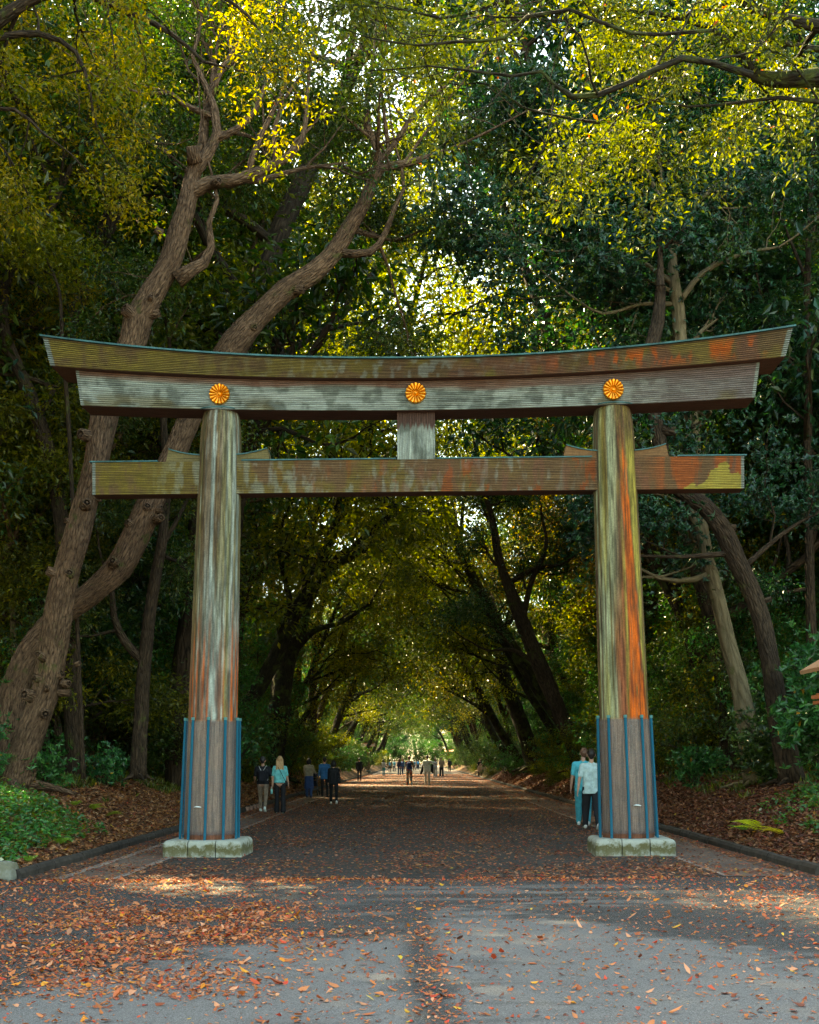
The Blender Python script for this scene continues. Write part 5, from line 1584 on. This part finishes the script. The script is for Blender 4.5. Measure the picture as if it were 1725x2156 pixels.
p, A, hc, dz, k = person('short haired person all in black with a black shoulder bag and white sneakers', gp(703, 1693), 1.54, 0.1, 'light', (.008, .009, .012), 'long', (.008, .008, .01), 'slim', (.75, .75, .72), (.012, .01, .01), 'bob', .3, ((.1, .12, .3), (.3, .2, .8)), True, vox=.013, hem=.86, head_tilt=(0, .03))
b = capitem(p, 'handbag', 'black quilted handbag hanging from the shoulder of the person in black', 'bag', [((.2, -.1, 1.12 + dz), .05, (.24, .04, 1.1 + dz), .05), ((.22, -.13, .92 + dz), .07, (.26, .06, .9 + dz), .07), ((.21, -.11, 1.0 + dz), .06, (.25, .05, 1.0 + dz), .06)], cloth((.012, .014, .016), .5))
t = Tubes(); pp, rr = catmull([(.2, -.1, 1.15 + dz), (.15, -.05, 1.47 + dz), (.16, .03, 1.47 + dz), (.22, .05, 1.15 + dz)], [.009] * 4, .03); t.add(pp, rr, 6)
link('strap', t.mesh('strap'), cloth((.012, .014, .016), .5), b)
person('person in a dark suit near the left lantern', gp(757, 1644), 1.7, 0, 'light', (.008, .009, .013), 'long', (.008, .009, .012), 'slim', (.01, .01, .01), (.02, .02, .02), 'short', .12, ((.05, .12, .3), (.05, .12, .2)), vox=.016, hem=.83)
person('person in a pale top and teal trousers at the left path side', gp(808, 1633), 1.6, -.4, 'light', (.42, .36, .3), 'long', (.03, .26, .28), 'slim', (.4, .4, .4), (.03, .02, .015), 'bob', .1, ((.3, .15, .9), (.3, .15, .9)), True, vox=.02)
for i, (x, y, lb, sc_, bc) in enumerate(((821, 1627, 'tiny far walker in a tan top wearing a pale blue backpack', (.3, .2, .14), (.15, .42, .55)), (830.5, 1626, 'tiny far walker with a sky blue backpack next to the tan topped one', (.5, .55, .55), (.1, .4, .5)),
                                    (873, 1623, 'tiny far walker in white behind the flowered dress', (.55, .55, .55), (.05, .2, .3)), (880, 1622, 'tiny far walker wearing a bright blue bag, farthest in mid path', (.1, .1, .12), (.03, .3, .55)))):
    p, A, hc, dz, k = person(lb, gp(x, y), 1.6, .1 * i, 'light', sc_, 'short', (.02, .04, .09) if i % 2 else (.015, .015, .02), 'slim', (.4, .4, .4), (.015, .012, .01), 'bob', .2, vox=.026)
    backpack(p, dz, ('pale blue backpack on the tiny far walker in tan', 'sky blue backpack on the second tiny far walker', 'dark blue backpack on the tiny far walker in white', 'bright blue backpack on the farthest walker')[i], bc, .13)
person('long haired person in dark top and blue jeans in mid path', gp(841, 1632), 1.65, .1, 'light', (.012, .02, .05), 'long', (.02, .06, .13), 'flare', (.02, .02, .02), (.07, .03, .02), 'long', .1, vox=.02, female=True)
person('long haired person in blue, the right one of a pair in mid path', gp(848, 1632), 1.66, 2.4, 'light', (.02, .06, .16), 'long', (.02, .05, .12), 'slim', (.02, .02, .02), (.12, .05, .03), 'long', .1, vox=.02, female=True)
p, A, hc, dz, k = person('bald person in a flowered outfit with a blue backpack in mid path', gp(862, 1654), 1.8, 0, 'dark', (.2, .2, .2), 'short', (.2, .2, .2), 'wide', (.03, .03, .03), (.12, .06, .04), 'short', .35, ((.2, .2, .4), (.1, .2, .3)), vox=.016, hem=.8, shirt_mat=M['floral'], trouser_mat=M['floral'])
backpack(p, dz, 'navy blue backpack worn over the flowered outfit', (.01, .03, .12), .13, 1.2)
p, A, hc, dz, k = person('person in a white T-shirt and grey trousers walking in mid path', gp(900, 1654), 1.8, 0, 'tan', (.72, .8, .82), 'short', (.5, .48, .46), 'slim', (.5, .5, .5), (.012, .01, .01), 'short', .15, ((.0, .22, .5), (.9, .9, .5)), vox=.015, hem=.86)
capitem(p, 'jacket', 'dark jacket draped from the left forearm of the white shirted walker', 'jacket', [((-.26, .08, 1.2 + dz), .05, (-.3, .1, .86 + dz), .09), ((-.28, .02, 1.1 + dz), .05, (-.36, .05, .72 + dz), .07)], cloth((.012, .014, .02)), .02)
capitem(p, 'jacket', 'dark jacket hanging at the right side of the white shirted walker', 'jacket', [((.28, .12, 1.25 + dz), .05, (.27, .1, .86 + dz), .09), ((.33, .12, 1.2 + dz), .04, (.33, .08, .76 + dz), .05)], cloth((.012, .014, .02)), .02)
person('person in a pale grey top and cream trousers walking towards the camera', gp(917, 1636), 1.66, math.pi - .1, 'tan', (.4, .42, .42), 'short', (.4, .33, .26), 'wide', (.6, .6, .6), (.03, .015, .01), 'long', .25, ((.4, .1, 1.0, .5), (.3, .1, .5)), True, vox=.018)
p, A, hc, dz, k = person('person in a tan shirt and black trousers strolling towards the camera', gp(930, 1636.5), 1.74, math.pi + .05, 'tan', (.36, .25, .17), 'short', (.012, .012, .015), 'wide', (.6, .6, .6), (.015, .01, .01), 'short', .2, ((.2, .15, 1.2, .5), (.3, .15, .9, .5)), vox=.018, head_tilt=(0, -.02))
backpack(p, dz, 'olive backpack whose straps show on the tan shirted walker', (.08, .07, .04), .13, 1.2, (.05, .04, .02))
person('person in dark clothes walking below the far right lantern', gp(947, 1625), 1.7, 0, 'tan', (.012, .014, .016), 'long', (.012, .013, .015), 'slim', (.02, .02, .02), (.012, .01, .01), 'short', .1, vox=.022)
person('dark haired person in black and a beige coat at the right path side', gp(1011, 1637), 1.68, math.pi, 'light', (.012, .012, .015), 'long', (.012, .012, .015), 'slim', (.02, .02, .02), (.05, .015, .01), 'bob', .08, ((.3, .18, 1.1, .4), (.15, .15, .3)), True, vox=.018, coat=(.45, .28, .2))
# the two beside the right pillar
p, A, hc, dz, k = person('brown haired person in a bright turquoise T-shirt and jeans left of the right pillar', gp(1229, 1738), 1.79, -.12, 'light', (.05, .42, .5), 'short', (.03, .28, .34), 'baggy', (.6, .62, .6), (.13, .06, .035), 'short', .2, ((.0, .2, .2), (.1, .15, .3)), vox=.010, hem=.84, head_tilt=(.02, .03))
def mark(o, k_, dz):
    """small dark printed letters on the back of the shirt"""
    t = Tubes()
    x0, z0_, y = -.13, 1.265 + dz, -.163
    s = .012
    def ring(cx, w=1.0): a = np.linspace(0, 2 * math.pi, 13); t.add([(cx + .014 * math.cos(q), y, z0_ + .017 * math.sin(q)) for q in a], [.0045] * 13, 5)
    ring(x0); ring(x0 + .075)
    t.add([(x0 + .04, y, z0_ - .017), (x0 + .04, y, z0_ + .017)], [.0045] * 2, 5)
    t.add([(x0 - .005, y, z0_ - .045), (x0 + .02, y, z0_ - .045)], [.004] * 2, 5); t.add([(x0 + .055, y, z0_ - .045), (x0 + .08, y, z0_ - .045)], [.004] * 2, 5)
    m_ = link('shirt_print', t.mesh('shirt_print'), cloth((.01, .04, .07)), o)
mark(p, k, dz)
person('dark haired person in a pale T-shirt and black trousers beside the right pillar', gp(1246, 1745), 1.77, 0.02, 'light', (.42, .56, .56), 'short', (.009, .011, .014), 'baggy', (.55, .55, .52), (.02, .014, .012), 'short', .34, ((-.15, .26, .12), (.2, .15, .3)), vox=.010, hem=.84)

# ------------------------------------------------------------ lanterns
def wood(name, col): return plain(name, col, .6, .18, 6)
M['cedar'] = wood('orange cedar wood', (.42, .13, .045)); M['cedar_pale'] = wood('pale cedar roof boards', (.5, .26, .14)); M['paper'] = plain('milky lantern pane', (.32, .33, .33), .4, .1)
def box(bm, cx, cy, cz, sx, sy, sz, bev=.008):
    r = bmesh.ops.create_cube(bm, size=1, matrix=Matrix.Translation((cx, cy, cz)) @ Matrix.Diagonal((sx, sy, sz, 1)))
    if bev: bmesh.ops.bevel(bm, geom=list({e for v in r['verts'] for e in v.link_edges}), offset=bev, segments=1, affect='EDGES')
def bm_obj(name, bm, m, parent=None):
    me = bpy.data.meshes.new(name); bm.to_mesh(me); bm.free()
    return link(name, me, m, parent)
def gable(W, D, z, rise, th, ridge):
    """gabled roof whose ridge runs along y when ridge is 'y'; two sloping boards with thickness"""
    bm = bmesh.new()
    for s in (-1, 1):
        prof = [(0.0, z + rise), (s * W / 2, z), (s * (W / 2 - .02), z - th), (0.0, z + rise - th)]
        vs_ = []
        for y in (-D / 2, D / 2): vs_.append([bm.verts.new((p[0], y, p[1]) if ridge == 'y' else (y, p[0], p[1])) for p in prof])
        bm.faces.new(vs_[0]); bm.faces.new(vs_[1][::-1])
        for i in range(4): bm.faces.new((vs_[0][i], vs_[1][i], vs_[1][(i + 1) % 4], vs_[0][(i + 1) % 4]))
    bmesh.ops.recalc_face_normals(bm, faces=bm.faces)
    return bm
def lantern(loc, label, H=3.2, roofW=1.5, body=.5, ridge='x', sc=1.0, rz=0, roofm=None):
    t = empty('lantern', loc, rz)
    t.scale = (sc, sc, sc)
    tag(t, label, 'lantern')
    bm = bmesh.new(); box(bm, 0, 0, .1, .5, .5, .5, .04)
    bm_obj('base', bm, M['boulder'], t)
    tb = Tubes(); tb.add([(0, 0, .3), (0, 0, H - .75)], [.15, .135], 16)
    link('post', tb.mesh('post'), wood('pale lantern post', (.34, .22, .13)), t)
    z0 = H - .75
    bm = bmesh.new()
    box(bm, 0, 0, z0 + .03, body * 1.35, body * 1.35, .06)
    for sx in (-1, 1):
        for sy in (-1, 1): box(bm, sx * body / 2, sy * body / 2, z0 + .3, .05, .05, .52)
    box(bm, 0, 0, z0 + .55, body + .08, body + .08, .05)
    for s in (-1, 1): box(bm, 0, s * (body / 2 + .026), z0 + .12, body * 1.5, .03, .06); box(bm, s * (body / 2 + .026), 0, z0 + .16, .03, body * 1.5, .06)
    fr = bm_obj('lantern_frame', bm, M['cedar'], t)
    bm = bmesh.new(); box(bm, 0, 0, z0 + .3, body - .02, body - .02, .46)
    pn = bm_obj('pane', bm, M['paper'], fr)
    bm = bmesh.new()
    for q in (-.15, 0, .15):
        for s in (-1, 1):
            box(bm, q, s * (body / 2 - .001), z0 + .3, .014, .012, .46, 0); box(bm, s * (body / 2 - .001), q, z0 + .3, .012, .014, .46, 0)
    bm_obj('lattice', bm, M['cedar'], fr)
    bm = gable(roofW if ridge == 'y' else body * 2.6, body * 2.6 if ridge == 'y' else roofW, H - .17, .30, .06, ridge)
    rf = bm_obj('roof', bm, roofm or M['cedar_pale'], t)
    bm = bmesh.new()
    if ridge == 'y': box(bm, 0, 0, H + .15, .1, body * 2.7, .07)
    else: box(bm, 0, 0, H + .15, roofW * .8, .12, .08)
    bm_obj('ridge_board', bm, M['cedar'], rf)
    return t
pL = P(776, 1612, 135); lantern((pL.x, pL.y, float(ground_z(pL.x, pL.y)) - .1), 'tall wooden lantern with a broad orange roof at the left side of the path')
pL = P(946, 1605, 205); lantern((pL.x, pL.y, float(ground_z(pL.x, pL.y)) - .1), 'distant wooden lantern with a pale roof at the right of the far path')
pL = P(1784, 1450, 19.5); gz = float(ground_z(pL.x, pL.y))
lantern((pL.x, pL.y, gz - .1), 'orange wooden lantern with gabled roof cut off by the right edge', 3.27 - gz, 1.02, .62, 'y')

# ------------------------------------------------------------ near plants, ferns and stones
rng = R_(90)
def near_bush(label, px, py, Y, h, w, stems, pal, size, per, seed, drop=0):
    r = R_(seed)
    T = Tubes(); tips = []
    for k in range(stems):
        a = r.uniform(0, 6.28)
        grow(r, T, tips, (math.cos(a) * w * .12, math.sin(a) * w * .12, -.1), (math.cos(a) * w / h * .6, math.sin(a) * w / h * .6, 1), h * r.uniform(.4, .6), .022, 2, .2, .35, (4, 5), 5, None, 1.1)
        tips += [np.array((math.cos(a) * w * r.uniform(.1, .4), math.sin(a) * w * r.uniform(.1, .4), h * r.uniform(.15, .6))) for _ in range(6)]
    c = bank_hit(px, py) if py > 1642 else P(px, py, Y)
    t = empty('shrub', (c.x, c.y, float(ground_z(c.x, c.y)) - .05))
    tag(t, label, 'shrub')
    link('stems', T.mesh('stems'), M['bark_dark'], t)
    link('foliage', crown_mesh('foliage', r, tips, per, .2, size, pal, ratio=.38, whorl=True, extra=((.4, .2, .02), .012)), M['gloss_leaf'], t)
near_bush('tall glossy leaved shrub beside the orange lantern at the right edge', 1850, 1640, 22.0, 3.6, 1.7, 18, 'bush', .15, 22, 1)
near_bush('glossy shrub climbing in front of the dark trunk at the right', 1790, 1640, 23.2, 3.6, 1.0, 11, 'bush', .14, 18, 2)
near_bush('small glossy leaved shrub in front of the foot of the largest leaning trunk', 75, 1662, 21.5, 1.1, .5, 6, 'bush', .11, 7, 3)
near_bush('low glossy shrub on the bank left of the dark trunk', 215, 1650, 25.5, 1.2, .8, 5, 'bush', .11, 6, 4)
near_bush('small glossy shrub at the left edge behind the leaning trunk', -40, 1650, 21.0, 1.8, .3, 4, 'bush', .12, 6, 5)
near_bush('thin leafy bush at the head of the right bank beside the pale trunk', 1480, 1650, 26, 1.4, 1.2, 5, 'bush', .12, 8, 6)
near_bush('low leafy bush behind the foot of the broken topped tree', 1640, 1648, 27.5, 2.0, 1.5, 7, 'dark', .12, 14, 7)

def cover(name, label, cxs, n, cols, size, seed, hgt=.16):
    r = R_(seed)
    x = r.uniform(cxs[0], cxs[1], n); y = r.uniform(cxs[2], cxs[3], n)
    d = fbm(x * 1.6, y * 1.2, seed, 4)
    e = np.abs(x) - 5.42
    k = (d * 1.1 - .25 + .45 * cxs[4](x, y) > r.random(n) * .6) & (e > .05 + .25 * vn(x * 3, y * 3, 4))
    x, y = x[k], y[k]; n = len(x)
    z = ground_z(x, y) + r.uniform(.01, 1, n) ** 1.4 * hgt * (0.5 + vn(x * 4, y * 4, 8))
    D = r.normal(0, 1, (n, 3)) * np.array([1, 1, .35]) + np.array([0, -.25, .1])
    Nn = r.normal(0, .35, (n, 3)) + np.array([0, -.35, 1.0])
    L = size * r.uniform(.5, 1.3, n)
    c = pick(r, cols, n)
    m_ = r.random(n) < .3; c[m_] = pick(r, 'yellow', int(m_.sum())) * .7
    m_ = r.random(n) < .006; c[m_] = (.75, .75, .6)
    tag(link(name, leaves_mesh(name, np.stack([x, y, z], 1), D, Nn, L, L * .62, c), M['leaf']), label, 'ground cover', kind='stuff')
PAL['herb'] = [(.02, .09, .03), (.045, .19, .045), (.12, .32, .06)]
cover('ground_cover', 'bright green low plants covering the left bank behind the kerb', (-9.5, -5.4, 16.3, 22.5, lambda x, y: ss(22.5, 18.5, y + .9 * (x + 6) + 1.0 * (vn(x * 2, y * 2, 3) - .5)) * 1.5 - .6), 26000, 'herb', .085, 11)
cover('ground_cover', 'green leafy plants covering the right bank near the frame edge', (5.9, 10, 16.6, 22, lambda x, y: ss(5.8, 6.8, x - .12 * (y - 17) + .5 * (vn(x * 2, y * 2, 3) - .5)) * 1.5 - .7), 24000, 'herb', .08, 12)
for s, (a, b) in ((-1, (6.4, 9)), (1, (6.5, 9.5))):
    r = R_(95 + s)
    n = 22000
    x = r.uniform(a, b, n) * s; y = r.uniform(24, 60, n)
    k = fbm(x * .8, y * .5, 33, 4) > .56 - .07 * ss(6.6, 7.6, np.abs(x))
    x, y = x[k], y[k]; n = len(x)
    L = r.uniform(.06, .16, n)
    tag(link('grass', leaves_mesh('grass', np.stack([x, y, ground_z(x, y)], 1), r.normal(0, .5, (n, 3)) + np.array([0, 0, .9]), r.normal(0, 1, (n, 3)), L * 1.3, L * .3, pick(r, 'olive', n) * 1.1), M['leaf']),
        'thin olive grass growing along the top of the %s bank' % ('left' if s < 0 else 'right'), 'grass', kind='stuff')

def fern(label, px, py, Y, L, n, col, seed, az=None):
    r = R_(seed)
    c = bank_hit(px, py); z = c.z
    C, D, Nn, LL, cc = [], [], [], [], []
    for k in range(n + 1):
        a = (az + r.uniform(-.6, .6)) if az is not None else r.uniform(0, 6.28)
        d = np.array((math.cos(a), math.sin(a), 0)); s = np.array((-d[1], d[0], 0)); el = r.uniform(.55, .95)
        m = 14
        for i in range(1, m):
            t = i / m
            p = d * L * t * math.cos(el * (1 - t * .7)) + np.array((0, 0, L * (math.sin(el) * t - .55 * t * t)))
            w = L * .30 * math.sin(math.pi * min(1, .12 + t * .88)) ** .8
            for q in (-1, 1):
                C.append(p); D.append(s * q + d * .35 + np.array((0, 0, -.1))); Nn.append((-d[0] * .2, -d[1] * .2, 1)); LL.append(w); cc.append(np.array(col) * r.uniform(.8, 1.15))
    LL = np.array(LL)
    o = link('fern', leaves_mesh('fern', np.array(C), np.array(D), np.array(Nn, float), LL, LL * .2 + .004, np.array(cc)), M['thin_leaf'])
    o.location = (c.x, c.y, z + .02)
    tag(o, label, 'fern', 'ferns on the banks')
fern('bright yellow fern on the right bank, largest of the ferns there', 1600, 1752, 18.6, .55, 4, (.5, .46, .03), 1, 2.2)
fern('yellow fern lying right of the largest fern on the right bank', 1650, 1760, 18.2, .45, 3, (.52, .42, .03), 2, 2.6)
fern('green fern left of the bright yellow fern on the right bank', 1568, 1752, 18.9, .35, 3, (.12, .24, .03), 3, 1.9)
fern('yellow green fern on the litter above the left ground cover, rightmost there', 222, 1722, 19.6, .36, 4, (.22, .27, .03), 4, .3)
fern('yellow green fern in the litter at the middle of the left bank', 192, 1708, 20, .34, 4, (.24, .28, .03), 5, 1.2)
fern('small bright fern at the upper edge of the left ground cover', 156, 1698, 20.2, .26, 4, (.2, .3, .03), 6, 1.6)
fern('pale green fern at the bottom of the left ground cover by the kerb', 60, 1818, 16.9, .26, 4, (.24, .36, .06), 7, 1.8)
fern('light green fern among the low plants left of the kerb', 122, 1782, 17.6, .3, 4, (.18, .3, .04), 8, 1.5)

def boulder(label, loc, s, seed):
    bm = bmesh.new()
    bmesh.ops.create_icosphere(bm, subdivisions=4, radius=1)
    for v in bm.verts:
        c = v.co
        q = c.normalized()
        m_ = max(abs(q.x), abs(q.y), abs(q.z)) ** .55
        f = 1 / m_ * (.85 + .3 * float(fbm(np.array([q.x * 2 + seed]), np.array([q.y * 2 + q.z * 2]), seed)[0]))
        v.co = Vector((q.x * s[0] * f, q.y * s[1] * f, q.z * s[2] * f))
    me = bpy.data.meshes.new('boulder'); bm.to_mesh(me); bm.free()
    me.polygons.foreach_set('use_smooth', np.ones(len(me.polygons), bool))
    o = link('boulder', me, M['boulder']); o.location = loc
    tag(o, label, 'stone')
    return o
boulder('squat grey boulder at the near end of the left kerb', (-5.52, 16.05, .08), (.22, .2, .16), 3)
for i in range(4):
    bm = bmesh.new(); box(bm, 0, 0, .06, .11, .16, .16, .02)
    c = GP(512 + i * 7, 1704 - i * 1.5, .0)
    o = bm_obj('edging_stone', bm, plain('pinkish brick', (.34, .2, .15), .9, .2, 12)); o.location = (-5.22, 37.2 + i * .8, 0); o.rotation_euler = (0, 0, rng.uniform(-.2, .2))
    tag(o, 'small pinkish stone stub standing in a row at the left edge of the path', 'stone', 'stone stubs beside the left walkway')
# fallen twigs on the leaf litter
t_ = 0
for (px, py, Y, L, a) in ((1520, 1720, 20, .7, .4), (1560, 1560, 24, 1.4, 1.2), (250, 1700, 22, .6, 2.4), (345, 1740, 21.5, .5, .9)):
    c = bank_hit(px, py + (120 if py < 1600 else 0)); z = c.z
    T = Tubes()
    T.add([(0, 0, .03), (math.cos(a) * L * .5, math.sin(a) * L * .5, .06), (math.cos(a + .2) * L, math.sin(a + .2) * L, .04)], [.014, .011, .006], 6)
    T.add([(math.cos(a) * L * .5, math.sin(a) * L * .5, .06), (math.cos(a + .8) * L * .8, math.sin(a + .8) * L * .8, .1)], [.008, .004], 5)
    o = link('fallen_twig', T.mesh('fallen_twig'), M['bark']); o.location = (c.x, c.y, z)
    tag(o, ('forked twig lying on the right bank behind the kerb', 'long forked branch lying at the top of the right bank', 'short twig on the left bank litter above the fern', 'small twig on the left bank near the left pillar')[t_], 'twig'); t_ += 1
